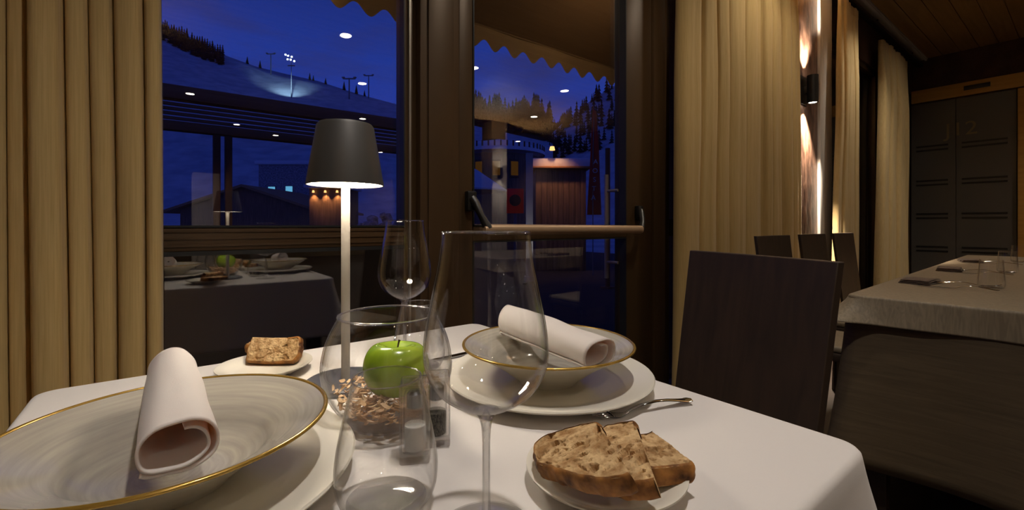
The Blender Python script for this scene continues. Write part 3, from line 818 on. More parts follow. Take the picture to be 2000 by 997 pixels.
# side plates ---------------------------------------------------------
def side_plate(loc, R=.075):
    t = empty('side_plate', loc)
    prof = [(0, .002), (.038, .002), (.041, 0), (.045, 0), (.047, .003), (.058, .007), (R - .002, .0145), (R, .0158), (R, .0172), (R - .003, .0172), (.06, .0108), (.052, .0068), (.045, .0055), (0, .0052)]
    MB().lathe(prof, 96).build('plate_body', M['white'], t)
    return t
BP = (.331, .285)
p1 = side_plate((BP[0], BP[1], TZ)); tag(p1, 'small white bread plate in front, right of the wine glass', 'plate', 'white bread plates')
p2 = copy_tree(p1); p2.location = (.128, .835, TZ); p2.scale = (.95, .95, 1); p2['label'] = 'small white bread plate at the back of the table, left of the lamp'

# bread ---------------------------------------------------------------
def bread(outline, cut_from, cut_to, th, M4, label, seed, grp='slices of bread', bumpz=1.0):
    """outline: polygon in local x,y; the straight cut edge has no crust (indices cut_from..cut_to of the resampled outline)"""
    pts = [Vector(p) for p in outline]
    # resample by arc length
    n = 180; P = pts + [pts[0]]; seg = [(P[i + 1] - P[i]).length for i in range(len(pts))]; tot = sum(seg)
    res = []; cut = []
    for k in range(n):
        s = tot * k / n; i = 0
        while s > seg[i]: s -= seg[i]; i += 1
        res.append(P[i].lerp(P[i + 1], s / seg[i])); cut.append(cut_from <= i < cut_to)
    # smooth except at the ends of the cut
    for _ in range(6):
        new = []
        for k in range(n):
            a, c = res[k - 1], res[(k + 1) % n]
            if cut[k] != cut[k - 1] or cut[k] != cut[(k + 1) % n]: new.append(res[k])
            else: new.append((a + c + res[k] * 2) / 4)
        res = new
    for k in range(n):
        if not cut[k]:
            e = .0010 * noise.noise(Vector((res[k].x * 150, res[k].y * 150, seed)))
            cc = res[k]; res[k] = cc + Vector((e, e))
        else: res[k] = res[k] + Vector((.0009 * noise.noise(Vector((res[k].y * 400, seed, 2))), 0))
    c = sum(res, Vector((0, 0))) / n
    t = empty('bread_slice', (0, 0, 0)); t.matrix_world = M4
    mb = MB(); rings = 46
    def hole(x, y, sd):
        h = 0
        a = noise.noise(Vector((x * 70, y * 105, sd * 7.1))); b_ = noise.noise(Vector((x * 190, y * 240, sd * 3.3 + 5)))
        if a > .28: h += min(.0055, (a - .30) * .050)
        if b_ > .34: h += min(.0026, (b_ - .34) * .022)
        return h
    def layer(zs, sg, sd):
        rows = []
        for j in range(rings + 1):
            q = j / rings; row = []
            for k in range(n):
                p = c + (res[k] - c) * q
                edge = 1 if q < .94 else max(0, (1 - q) / .06)
                z = zs + sg * (-hole(p.x, p.y, sd) * edge * bumpz + .0005 * noise.noise(Vector((p.x * 300, p.y * 300, sd)))) - sg * .0006 * (1 - edge)
                row.append((p.x, p.y, z))
                if j == 0: break
            rows.append(row)
        return rows
    def emit_layer(rows):
        cv = mb.bm.verts.new(rows[0][0]); prev = None
        for row in rows[1:]:
            cur = [mb.bm.verts.new(q) for q in row]
            for k in range(n):
                k2 = (k + 1) % n
                mb.bm.faces.new((cv, cur[k], cur[k2]) if prev is None else (prev[k], cur[k], cur[k2], prev[k2]))
            prev = cur
        return prev
    top = emit_layer(layer(th, 1, seed)); bot = emit_layer(layer(0, -1, seed + 50))
    for k in range(n):
        k2 = (k + 1) % n; mb.bm.faces.new((bot[k], bot[k2], top[k2], top[k]))
    mb.build('crumb', M['crumb'], t, angle=70)
    # crust: a rounded band over every edge but the cut one
    mb = MB(); m_ = 10
    idx = [k for k in range(n) if not cut[k]]
    # order so that the band is contiguous
    st = next(k for k in range(n) if cut[k - 1] and not cut[k]) if any(cut) else 0
    seq = [(st + i) % n for i in range(len(idx))]
    if len(seq) == n: seq.append(seq[0])
    rows = []
    for ii, k in enumerate(seq):
        p = res[k]; a, d = res[k - 1], res[(k + 1) % n]; tg = (d - a).normalized(); nr = Vector((tg.y, -tg.x))
        if nr.dot(p - c) < 0: nr = -nr
        row = []
        for j in range(m_ + 1):
            an = PI * j / m_; b_ = .0012 + .0009 * (noise.noise(Vector((p.x * 90, p.y * 90, j * .6 + seed))) + .5)
            q = p + nr * (b_ * math.sin(an) + .0002) - nr * (.0018 * (1 - math.sin(an)))
            row.append((q.x, q.y, th / 2 + (th / 2 + .0006) * math.cos(an) if 0 < j < m_ else (th + .0005 if j == 0 else -.0005)))
        rows.append(row)
    mb.grid(lambda u, v: rows[int(round(u * (len(rows) - 1)))][int(round(v * m_))], len(rows) - 1, m_)
    o = mb.build('crust', M['crust'], t, angle=80)
    return tag(t, label, 'bread', grp)
ZR = math.atan2(RY, RX)         # image-right direction in the room
def slice_at(px_outline, zl, zr, rl, rr, th, cut_from, cut_to, label, seed, slope_d=0.0):
    """outline given where the top face is seen; z rises linearly from zl at r=rl to zr at r=rr (top face)"""
    tilt = math.atan2(zr - zl, rr - rl)
    out_ = []
    for (px, py) in px_outline:
        # intersect the view ray with the tilted plane z = zl + (r - rl) * tan(tilt)
        tx = (px - CX) / FPX; ty = (py - HY) / FPX; k = math.tan(tilt)
        d = (CZ - zl + rl * k) / (ty + tx * k)
        r = tx * d
        out_.append(((r - rl) / math.cos(tilt), d))
    M4 = Matrix.Translation((0, 0, 0)) @ Matrix.Rotation(ZR, 4, 'Z') @ Matrix.Translation((rl, 0, zl)) @ Matrix.Rotation(-tilt, 4, 'Y') @ Matrix.Translation((0, 0, -th))
    return bread(out_, cut_from, cut_to, th, M4, label, seed)
GB = 'slices of bread on the front plate'
b3 = slice_at([(1235, 900), (1212, 862), (1240, 848), (1258, 848), (1268, 846), (1273, 842), (1310, 868), (1328, 884), (1354, 902), (1352, 907), (1325, 910), (1273, 915)], .779, .781, .10, .163, .0175, 5, 8,
         'smallest half slice of brown bread at the right of the front plate, partly covered', 5)
b2 = slice_at([(1150, 905), (1165, 850), (1180, 832), (1205, 826), (1238, 821), (1242, 832), (1262, 890), (1279, 938), (1262, 941), (1240, 942), (1215, 944), (1180, 935)], .7795, .8025, .055, .118, .0155, 5, 7,
         'middle slice of brown bread on the front plate, between two others', 3)
b1 = slice_at([(1046, 905), (1041, 885), (1043, 866), (1062, 851), (1100, 838), (1140, 828), (1167, 823), (1172, 832), (1200, 877), (1230, 924), (1222, 930), (1200, 935), (1165, 936), (1130, 930), (1100, 922), (1080, 914)], .7825, .818, .02, .093, .0155, 7, 9,
         'largest brown bread slice at the left of the front plate, topmost of the three', 1)
for o in (b1, b2, b3): o['group'] = GB
# bread at the back: one slice standing on its crust, leaning on another lying one
def upright_slice(px0, px1, pytop, d, zb, h, label, seed, lean):
    rl = (px0 - CX) / FPX * d; rr_ = (px1 - CX) / FPX * d; wd = rr_ - rl
    ol = [(0, 0), (wd * .5, -.002), (wd * .93, .0), (wd, h * .25), (wd * 1.01, h * .6), (wd * .94, h * 1.02), (wd * .7, h * .97), (wd * .35, h * .97), (0, h), (-.003, h * .5)]
    M4 = Matrix.Rotation(ZR, 4, 'Z') @ Matrix.Translation((rl, d, zb)) @ Matrix.Rotation(math.radians(90 - lean), 4, 'X') @ Matrix.Translation((0, 0, -.008))
    return bread(ol, 6, 8, .015, M4, label, seed, 'slices of bread on the back plate', .5)
upright_slice(484, 583, 673, .765, TZ + .011, .041, 'pale bread slice leaning upright on the back plate, cut face to the viewer', 8, 28)
M4 = Matrix.Rotation(ZR, 4, 'Z') @ Matrix.Translation(((475 - CX) / FPX * .79, .795, TZ + .0185))
b5 = bread([(0, 0), (.04, -.008), (.08, .0), (.088, .02), (.08, .045), (.045, .052), (.01, .04), (-.004, .02)], 99, 99, .014, M4, 'flat bread slice lying on the back plate, its crust showing behind the upright one', 11, 'slices of bread on the back plate')

# ------------------------------------------------------------------ glassware
def shell(outer, t, z_in=None):
    """closed profile of a thin vessel from an outer profile (bottom centre to rim)"""
    inner = []
    n = len(outer)
    for i, (r, z) in enumerate(outer):
        a = outer[max(0, i - 1)]; b_ = outer[min(n - 1, i + 1)]
        dx, dz = b_[0] - a[0], b_[1] - a[1]; L = math.hypot(dx, dz) or 1
        inner.append((max(0, r - t * dz / L), z + t * dx / L))
    if inner[0][0] < 1e-6 or outer[0][0] < 1e-6: inner[0] = (0, outer[0][1] + t)
    mid = ((outer[-1][0] + inner[-1][0]) / 2, outer[-1][1] + t * .45)
    return outer + [mid] + inner[::-1]
def smooth_prof(pts, n=60):
    """Catmull-Rom through the given profile points"""
    P = [Vector(p) for p in pts]; P = [P[0] * 2 - P[1]] + P + [P[-1] * 2 - P[-2]]; out = []
    segs = len(pts) - 1; m = max(2, n // segs)
    for i in range(segs):
        a, b_, c, d = P[i:i + 4]
        for k in range(m):
            t = k / m
            q = .5 * ((2 * b_) + (c - a) * t + (2 * a - 5 * b_ + 4 * c - d) * t * t + (3 * b_ - a - 3 * c + d) * t ** 3)
            out.append((max(0, q.x), q.y))
    out.append(tuple(pts[-1])); return out
def wine_glass(loc):
    t = empty('wine_glass', loc)
    prof = smooth_prof([(0, .0985), (.010, .0990), (.024, .1045), (.039, .116), (.0475, .132), (.0495, .146), (.0475, .166), (.0425, .192), (.0375, .217), (.0348, .239)], 72)
    MB().lathe(shell(prof, .0011), 96).build('bowl', M['thin'], t, angle=180)
    st = [(0, .0012), (.020, .0012), (.0385, .0), (.040, .0006), (.0400, .0014), (.030, .0030), (.012, .0048), (.0060, .0075), (.0040, .014), (.0032, .030), (.0030, .055), (.0034, .078), (.0050, .090), (.0085, .0965), (.0105, .0987), (.006, .0992), (0, .0990)]
    MB().lathe(smooth_prof(st[:5], 12)[:-1] + smooth_prof(st[4:], 60), 64).build('stem_and_foot', M['glass'], t, angle=60)
    MB().lathe([(.03475 + .0007 * math.cos(a), .2394 + .0007 * math.sin(a)) for a in [2 * PI * k / 8 for k in range(8)]], 96, closed=True).build('rim', M['glass'], t)
    return t
g1_ = wine_glass((.2003, .294, TZ)); tag(g1_, 'large empty stemmed wine glass in the foreground, nearest the viewer', 'wine glass', 'stemmed wine glasses')
g2_ = copy_tree(g1_); g2_.location = (.356, .796, TZ); g2_.scale = (1.0, 1.0, 1.06); g2_['label'] = 'empty stemmed wine glass at the far side of the table, behind the apple bowl'
def tumbler(loc):
    t = empty('water_tumbler', loc)
    prof = smooth_prof([(0, .0012), (.022, .0005), (.033, .0035), (.041, .014), (.0437, .030), (.0425, .048), (.0385, .070), (.0335, .093), (.0293, .112)], 64)
    MB().lathe(shell(prof, .0011), 96).build('vessel', M['thin'], t, angle=180)
    MB().lathe([(0, .0018), (.020, .0018), (.030, .0040), (.034, .0068), (.030, .0072), (0, .0062)], 64).build('thick_base', M['glass'], t)
    MB().lathe([(.02925 + .0007 * math.cos(a), .1124 + .0007 * math.sin(a)) for a in [2 * PI * k / 8 for k in range(8)]], 96, closed=True).build('rim', M['glass'], t)
    return t
u1 = tumbler((.152, .377, TZ)); tag(u1, 'clear stemless tumbler in the foreground in front of the apple bowl', 'tumbler', 'stemless water tumblers')
u2 = copy_tree(u1); u2.location = (.339, .700, TZ); u2['label'] = 'clear stemless tumbler behind the apple bowl, half hidden by its rim'

# apple bowl
BL = (.219, .539)
t = empty('glass_bowl', (*BL, TZ))
prof = smooth_prof([(0, .0045), (.030, .0035), (.046, .003), (.0540, .012), (.0685, .033), (.0775, .055), (.0790, .074), (.0755, .096), (.0685, .115), (.0605, .130), (.0590, .1335)], 66)
MB().lathe(shell(prof, .0020), 112).build('vessel', M['thin2'], t, angle=180)
MB().lathe([(0, .0), (.042, .0), (.047, .003), (.048, .006), (.046, .0085), (.0, .0085)], 80).build('thick_base', M['glass'], t)
MB().lathe([(.0592 + .0016 * math.cos(a), .1335 + .0013 * math.sin(a)) for a in [2 * PI * k / 10 for k in range(10)]], 112, closed=True).build('rim', M['glass'], t)
tag(t, 'round fishbowl-shaped glass bowl holding a green apple and wood chips', 'bowl')
# wood chips
mb = MB(); rnd = random.Random(3)
def chip(x, y, z, L, w, h, R3):
    Mx = Matrix.Translation((x, y, z)) @ R3
    n = 5; vs = []; fs = []
    for i in range(n + 1):
        u = i / n - .5; ww = w * (1 - (abs(u) * 1.5) ** 2 * .7); zz = h * 2.2 * (u * u) * 2
        vs += [Mx @ Vector((L * u, -ww / 2, zz)), Mx @ Vector((L * u, ww / 2, zz)), Mx @ Vector((L * u, ww / 2, zz + h)), Mx @ Vector((L * u, -ww / 2, zz + h))]
    for i in range(n):
        for k in range(4): fs.append((i * 4 + k, i * 4 + (k + 1) % 4, i * 4 + 4 + (k + 1) % 4, i * 4 + 4 + k))
    fs += [(3, 2, 1, 0), (n * 4, n * 4 + 1, n * 4 + 2, n * 4 + 3)]
    mb._new(vs, fs)
for i in range(620):
    a = rnd.uniform(0, 2 * PI); z = rnd.uniform(.012, .042)
    rmax = .044 + .028 * min(1, (z - .008) / .036)
    r_ = rmax * math.sqrt(rnd.uniform(0, 1)) * .93
    if i % 3 == 0: r_ = rmax * rnd.uniform(.86, .95)
    z += .004 * (r_ / .07) ** 2 * (1 if z > .03 else 0)
    L = rnd.uniform(.008, .017)
    if r_ > rmax * .75: yaw = a + PI / 2 + rnd.uniform(-.5, .5); L *= .75
    else: yaw = rnd.uniform(0, 2 * PI)
    chip(r_ * math.cos(a), r_ * math.sin(a), z, L, rnd.uniform(.0022, .0048), .0007,
         Matrix.Rotation(yaw, 4, 'Z') @ Matrix.Rotation(rnd.uniform(-.5, .5), 4, 'Y') @ Matrix.Rotation(rnd.uniform(-.7, .7), 4, 'X'))
o = mb.build('wood_chips', M['chips'], loc=(*BL, TZ), smooth=False)
tag(o, 'pale curled wood chips filling the bottom of the apple bowl', 'wood chips', kind='stuff')
# apple
AX = (BL[0] + .004, BL[1] - .012)
t = empty('green_apple', (AX[0], AX[1], TZ + .032)); t.rotation_euler = (math.radians(-3), math.radians(4), 0)
def apple_f(u, v):
    th = PI * v; a = 2 * PI * u
    r = .0400 * (math.sin(th) ** .82) * (1 + .04 * math.cos(th)) * (1 + .015 * math.cos(5 * a) * (.3 + .7 * abs(math.cos(th)) ** 2))
    z = .0360 + .0365 * math.cos(th) - .0135 * math.exp(-(th / .42) ** 2) + .010 * math.exp(-((PI - th) / .38) ** 2) + .0012 * math.cos(5 * a) * math.exp(-((PI - th) / .7) ** 2)
    return (r * math.cos(a), r * math.sin(a), z)
mb = MB(); mb.grid(apple_f, 72, 48, cu=True); bmesh.ops.remove_doubles(mb.bm, verts=mb.bm.verts[:], dist=1e-6)
mb.build('fruit', M['apple'], t, angle=180)
MB().tube([(0, 0, .056), (.001, 0, .064), (.002, .001, .067), (.003, .001, .0695)], [.0011, .0010, .0012, .0017], 8).build('stem', M['stem'], t)
tag(t, 'shiny green apple resting on wood chips inside the glass bowl', 'apple')

# salt and pepper: clear acrylic shakers ------------------------------
M['salt'] = mat('white_salt', (.8, .8, .8, 1), .9); M['pepper'] = tex(mat('ground_pepper', (.05, .045, .04, 1), .9), 'NOISE', 800, c1=(.01, .01, .01, 1), c2=(.2, .18, .15, 1))
M['metal_in'] = mat('steel_insert', (.4, .4, .42, 1), .2, 1)
def shaker(loc, rz, label, content, H=.083):
    t = empty('acrylic_shaker', loc, rz)
    w = .0155
    # outer wall open below for the vial
    mb = MB(); mb.rbox(-w, w, -w, w, 0, H, .003, 3)
    mb.build('acrylic_block', M['acrylic'], t)
    # hollow: an inner surface seen through the block
    MB().lathe([(0, H - .010), (.0095, H - .010), (.0115, H - .016), (.0115, .010), (.0, .010)], 32).build('hollow', M['thin'], t)
    MB().lathe([(0, .0112), (.0108, .0112), (.0108, .036), (0, .038)], 32).build('filling', content, t)
    MB().lathe([(.0, H - .028), (.0085, H - .028), (.0085, H - .014), (.006, H - .0115), (0, H - .0115)], 24).build('insert', M['metal_in'], t)
    return tag(t, label, 'shaker', 'salt and pepper shakers')
shaker((.2062, .435, TZ), math.radians(-28), 'clear square acrylic salt shaker beside the foreground tumbler', M['salt'])
shaker((.240, .4525, TZ), math.radians(-28), 'clear square acrylic pepper shaker with dark filling, next to the salt', M['pepper'], .078)

# ------------------------------------------------------------------ cutlery
def cutlery_handle(mb, x0, L, w1=.0045, w2=.0105):
    """flat swelling handle along +x from x0, length L"""
    def f(u, v):
        s = u; x = x0 + L * s
        w = .0028 + (w1 - .0028) * min(1, s * 2.5) + (w2 - w1) * max(0, (s - .55) / .45) ** 1.5 * math.sqrt(max(0, 1 - max(0, (s - .88) / .12) ** 2))
        if s > .999: w = .0008
        z = .003 + .010 * math.sin(PI * min(1, s * 1.1) ** .9) * (1 - .35 * s) + .003 * s
        a = 2 * PI * v; return (x, w * math.cos(a), z + .0013 * math.sin(a))
    mb.grid(f, 40, 12)
def fork(loc, rz, label, k=1.0):
    t = empty('fork', loc, rz); t.scale = (k, k, k)
    mb = MB(); cutlery_handle(mb, 0, .125); mb.build('handle', M['chrome'], t)
    mb = MB()
    def f(u, v):
        s = u; x = -.028 * s
        w = .0028 + (.0105 - .0028) * (math.sin(min(1, s * 1.15) * PI / 2)) ** 1.4
        z = .003 + .006 * s * 0 - .002 * math.sin(PI * s) + .003 * s
        a = 2 * PI * v; return (x, w * math.cos(a), z + .0011 * math.sin(a))
    mb.grid(f, 14, 16)
    mb.build('neck', M['chrome'], t)
    for i in range(4):
        y0 = -.0085 + i * .00567
        mb = MB(); mb.tube([(-.024, y0, .0055), (-.035, y0, .0052), (-.048, y0, .0075), (-.062, y0 * .95, .0125)], [(.0014, .0009), (.0013, .0009), (.0011, .0008), (.0006, .0005)], 8)
        mb.build('tine', M['chrome'], t)
    return tag(t, label, 'fork')
pa = at(1350, 779, TZ + .006); pb_ = at(1152, 805, TZ + .012)
dv = (pa - pb_); ang = math.atan2(dv.y, dv.x); ln_ = math.hypot(dv.x, dv.y); k = ln_ / .187
fork((pb_.x + math.cos(ang) * .062 * k, pb_.y + math.sin(ang) * .062 * k, TZ), ang, 'small steel fork between the right charger and the bread plate', k)
def knife(loc, rz, label, k=1.0, grp=None):
    t = empty('table_knife', loc, rz); t.scale = (k, k, k)
    mb = MB(); cutlery_handle(mb, 0, .10, .0055, .0085); mb.build('handle', M['chrome'], t)
    poly = [(0.002, -.003), (-.03, -.009), (-.07, -.0095), (-.10, -.005), (-.112, .003), (-.09, .0035), (-.03, .0035), (0.002, .003)]
    MB().prism(poly, .0022, .0036).build('blade', M['chrome'], t)
    return tag(t, label, 'knife', grp)
knife((.485, .728, TZ), math.radians(2), 'steel table knife lying behind the right charger, towards the window')

# ------------------------------------------------------------------ settings on the long table
FN = [None]
def folded_napkin(p, rz, label):
    t = empty('folded_napkin', p, rz)
    mb = MB()
    for i in range(3):
        s = 1 - .05 * i
        mb.grid(lambda u, v, i=i, s=s: ((-.085 + .17 * u) * s, (-.05 + .10 * v) * s, .003 + .0055 * i + .005 * math.sin(PI * u) * (i > 0) + .003 * noise.noise(Vector((u * 5, v * 5, i)))), 16, 10)
    o = mb.build('cloth_folds', M['darknapkin'], t, angle=180); so = o.modifiers.new('t', 'SOLIDIFY'); so.thickness = .003; so.offset = 0
    return tag(t, label, 'napkin', 'brown folded napkins on the long table')
names = ['nearest', 'second', 'farthest']
prev_n = None
for i, dx in enumerate((.62, 1.42, 2.3)):
    nmn = names[i]
    p = t2(T2X0 + dx, T2Y1 - .10, TZ + .0005); folded_napkin(p, RT + math.radians(10 * i - 6), '%s of the brown folded napkins along the window side of the long table' % nmn)
    p = t2(T2X0 + dx + .03, T2Y1 - .27, TZ + .0005); f_ = fork(p, RT + PI / 2 + .1, '%s fork on the taupe cloth of the long table' % nmn, 1.0); f_['group'] = 'cutlery on the long table'
    p = t2(T2X0 + dx - .14, T2Y1 - .22, TZ + .0005); knife(p, RT - PI / 2 + .03, '%s knife on the taupe cloth of the long table' % nmn, 1.15, 'cutlery on the long table')
def straight_tumbler(loc):
    t = empty('water_tumbler', loc)
    prof = smooth_prof([(0, .0012), (.024, .0005), (.034, .003), (.0385, .012), (.0388, .03), (.0365, .06), (.033, .11)], 40)
    MB().lathe(shell(prof, .0013), 48).build('vessel', M['thin'], t, angle=180)
    MB().lathe([(0, .0018), (.020, .0018), (.03, .004), (.03, .008), (0, .007)], 32).build('thick_base', M['glass'], t)
    return t
p = at(1936, 563, TZ)
q = straight_tumbler((p.x, p.y, TZ)); tag(q, 'nearest clear tumbler on the long table', 'tumbler', 'tumblers on the long table')
pts = [(at(1968, 533, TZ), 'clear tumbler on the long table, just behind the nearest one'), (at(1990, 512, TZ), 'clear tumbler on the long table, farthest of the three')]
for p, lab in pts:
    c = copy_tree(q); c.location = (p.x, p.y, TZ); c['label'] = lab

# ------------------------------------------------------------------ outside
GZ = -.15
struct(MB().box(-6, 14, WY + .14, 19, GZ - .02, GZ + .02).build('floor_deck', M['deck'], smooth=False), 'dark terrace deck just outside the windows')
struct(MB().box(-60, 90, WY + .14, 160, GZ - .2, GZ).build('floor_terrace', M['snow'], smooth=False), 'snow-covered terrace and ground outside')
struct(MB().rbox(-4.5, 1.22, 2.35, 2.6, GZ, .935, .01).build('wall_parapet', M['parapet']), 'low dark parapet just outside the left window')  # added near-black block keeping the sky-lit ground out of the lower pane
struct(MB().rbox(4.2, 9.2, WY + .20, WY + .32, GZ, 4.2, .01).build('wall_cladding', M['parapet']), 'dark timber cladding closing off the far window')  # added near-black screen hiding the blue sky behind the far window
for i, x in enumerate((.2, 2.6)):  # added lamps, out of view, that brighten the awning and the pergola
    t = empty('terrace_lamp', (x, WY + .12, 2.66 - .0))
    MB().rbox(-.14, .14, 0, .05, -.03, .03, .006).build('housing', M['black'], t)
    MB().rbox(-.12, .12, .05, .062, -.02, .02, .002).build('diffuser', M['down'], t)
    light('terrace_lamp_light', 'AREA', (0, .08, .0), 2.5, (1.0, .76, .5), target=(0, 1.0, .35), parent=t, shape='RECTANGLE', size=.24, size_y=.05)
    if i == 0: light('terrace_beam_light', 'SPOT', (0, .08, .0), 70.0, (1.0, .66, .36), target=(-.4, 4.4, -.35), parent=t, spot_size=math.radians(80), spot_blend=1, shadow_soft_size=.04)
    tag(t, ['outdoor lamp under the awning above the fixed window', 'outdoor lamp under the awning above the glass door'][i], 'outdoor lamp')
# awning over the windows
t = empty('awning', (0, 0, 0))
AY = 2.86
zlow = lambda: CZ + 345 * dep(940, AY) / FPX
ZV = zlow(); ZA = ZV + .17
MB().grid(lambda u, v: (-3.2 + 10.2 * u, AY - (AY - (WY + .16)) * v, ZA + .72 * v + .012 * math.sin(u * 90) * math.sin(PI * v)), 60, 14).build('canvas', M['awning'], t, recalc=False, angle=180)
mb = MB(); per_ = .2 * AY / 2.9; n_ = int(10.2 / per_)
def val(u, v):
    x = -3.2 + n_ * per_ * u
    lower = ZV + .036 * (1 + math.cos(2 * PI * (x + 3.2) / per_))
    return (x, AY + .006 * math.sin(x * 9), ZA + (lower - ZA) * v)
mb.grid(val, n_ * 12, 4); o = mb.build('scalloped_valance', M['valance'], t, recalc=False, angle=180)
for x in (-3.2, 7.0): MB().tube([(x, WY + .18, ZA + .5), (x, (AY + WY) / 2, ZA + .20), (x, AY, ZA + .01)], .02, 10).build('arm', M['steel'], t)
MB().cyl((-3.2, AY, ZA + .01), (7.0, AY, ZA + .01), .012, seg=12).build('front_bar', M['valance'], t)
tag(t, 'tan striped canvas awning with scalloped edge above the terrace door', 'awning')

# terrace pergola seen through the left window
def PX(px, Y): return on_y(px, Y)
t = empty('pergola', (0, 0, 0)); PY = 6.0
za = lambda px, py, Y: CZ + (HY - py) * dep(px, Y) / FPX
zb1, zb2 = za(430, 194, PY), za(430, 256, PY)
MB().rbox(-4.5, 3.2, PY - .06, PY + .06, zb1 - .075, zb1 + .075, .01).build('beam', M['timber'], t)
MB().rbox(-4.5, 3.2, PY - .06, PY + .06, zb2 - .05, zb2 + .05, .01).build('beam', M['timber'], t)
mb = MB()
for k in range(5): mb.box(-4.5, 3.2, PY - .02, PY + .02, zb2 + .07 + k * .05, zb2 + .10 + k * .05)
mb.build('slat_panel', M['timber'], t, smooth=False)
for px in (423, 446): MB().rbox(PX(px, PY) - .035, PX(px, PY) + .035, PY - .05, PY + .05, GZ, zb2 - .05, .006).build('post', M['timberv'], t)
for x in (-4.3, 3.1): MB().rbox(x - .05, x + .05, PY - .05, PY + .05, GZ, zb1, .006).build('post', M['timberv'], t)
tag(t, 'brown timber pergola on the terrace outside the left window', 'pergola')

def hill(name, ridge, D, base_frac, m, label, rough=2.0, seed=0, zbase=GZ, sub=8):
    """terrain rising from a base nearer the viewer to a ridge line at distance D, falling away behind"""
    pts = []
    for i in range(len(ridge) - 1):
        for k in range(sub):
            u = k / sub; pts.append((ridge[i][0] + (ridge[i + 1][0] - ridge[i][0]) * u, ridge[i][1] + (ridge[i + 1][1] - ridge[i][1]) * u))
    pts.append(ridge[-1]); n = len(pts) - 1
    def f(u, v):
        px, py = pts[int(round(u * n))]
        top = atd(px, py, D); b0 = atd(px, HY, D * base_frac); b0.z = zbase
        if v <= .75:
            w = v / .75; p = b0.lerp(top, w); p.z = zbase + (top.z - zbase) * (w ** 1.15)
        else:
            w = (v - .75) / .25; bk = atd(px, HY, D * 1.5); bk.z = zbase; p = top.lerp(bk, w)
        e = rough * noise.noise(Vector((p.x * 3 / D * 4, p.y * 3 / D * 4, seed))) * min(1, v * 3) * (0 if abs(v - .75) < .01 else 1)
        p.z += e; return p
    mb = MB(); mb.grid(f, n, 24)
    o = mb.build(name, m, recalc=True, angle=180); struct(o, label); return f, n
RIDGE1 = [(150, 10), (230, 25), (300, 52), (330, 60), (370, 78), (410, 97), (450, 112), (500, 130), (560, 145), (620, 158), (700, 184), (790, 208), (900, 240), (1000, 262), (1080, 280)]
f1, n1 = hill('ski_slope', RIDGE1, 150, .35, M['snow'], 'snowy ski slope rising outside the left window', 1.2, 3)
RIDGE2 = [(860, 170), (912, 195), (935, 203), (950, 213), (975, 216), (1005, 224), (1030, 214), (1055, 222), (1080, 238), (1105, 246), (1130, 250), (1180, 260), (1260, 270)]
f2, n2 = hill('forest_mountain', RIDGE2, 240, .5, M['pines'], 'dark wooded mountain outside the door', 3, 5)
RIDGE3 = [(1040, 300), (1070, 268), (1100, 240), (1130, 215), (1160, 192), (1200, 168), (1260, 140), (1340, 110)]
f3, n3 = hill('snowy_mountain', RIDGE3, 200, .4, M['snow'], 'steep snowy mountain right of the wooded one', 4, 8)

# spruces: one shape, copied
def spruce(h=9.0, seed=0, tiers=9):
    mb = MB(); rn = random.Random(seed)
    for k in range(tiers):
        z0 = h * (.12 + .82 * k / tiers); r = h * .20 * (1 - k / (tiers + .6)); n = 11; hh_ = h * .17
        vs = [Vector((0, 0, z0 + hh_))]; 
        for i in range(n * 2):
            a = PI * i / n + rn.random() * .15; q = r * (1 if i % 2 == 0 else .6) * rn.uniform(.8, 1.15)
            vs.append(Vector((q * math.cos(a), q * math.sin(a), z0 - (h * .03 if i % 2 == 0 else 0))))
        mb._new(vs, [(0, 1 + i, 1 + (i + 1) % (n * 2)) for i in range(n * 2)])
    return mb
forest = MB(); rn = random.Random(11)
def plant(mb, f, ulist, vr, hs, count):
    for i in range(count):
        u = rn.uniform(*ulist); v = rn.uniform(*vr); p = Vector(f(u, v)); h = rn.uniform(*hs)
        b = spruce(h, rn.randint(0, 99), 5).bm; mb.merge(b, Matrix.Translation(p - Vector((0, 0, .4))))
plant(forest, f1, (.0, .40), (.66, .765), (2.2, 4.6), 520)
o = forest.build('forest', M['pines'], smooth=False, recalc=False); tag(o, 'dark forest covering the top of the slope at the left', 'forest', kind='stuff')
forest2 = MB()
plant(forest2, f2, (.05, .9), (.55, .76), (6, 12), 260); plant(forest2, f3, (.1, .8), (.35, .72), (4, 9), 110)
o = forest2.build('forest', M['pines'], smooth=False, recalc=False); tag(o, 'dark forest on the mountains seen through the glass door', 'forest', kind='stuff')
tr0 = None
for i, (px, py, h) in enumerate(((483, 124, 3.2), (508, 133, 3.4), (605, 155, 3.0), (612, 157, 2.6), (636, 162, 2.6), (672, 175, 3.6), (696, 182, 3.6), (712, 186, 2.6))):
    p = atd(px, py, 149); p.z -= .8
    if tr0 is None:
        tr0 = empty('spruce_tree', p); spruce(3.6, 4, 7).build('foliage', M['pines'], tr0, smooth=False, recalc=False)
        MB().cyl((0, 0, -.6), (0, 0, .6), .12, seg=8).build('trunk', M['timberv'], tr0); c = tr0
    else: c = copy_tree(tr0); c.location = p
    s = h / 3.2; c.scale = (s, s, s * .9)
    tag(c, 'lone spruce on the ski slope crest, ' + ['leftmost one', 'second from the left', 'third from the left', 'fourth from the left', 'fifth from the left', 'just left of the tallest pylon', 'just right of the tallest pylon', 'rightmost one'][i], 'tree', 'lone spruces on the crest of the slope')
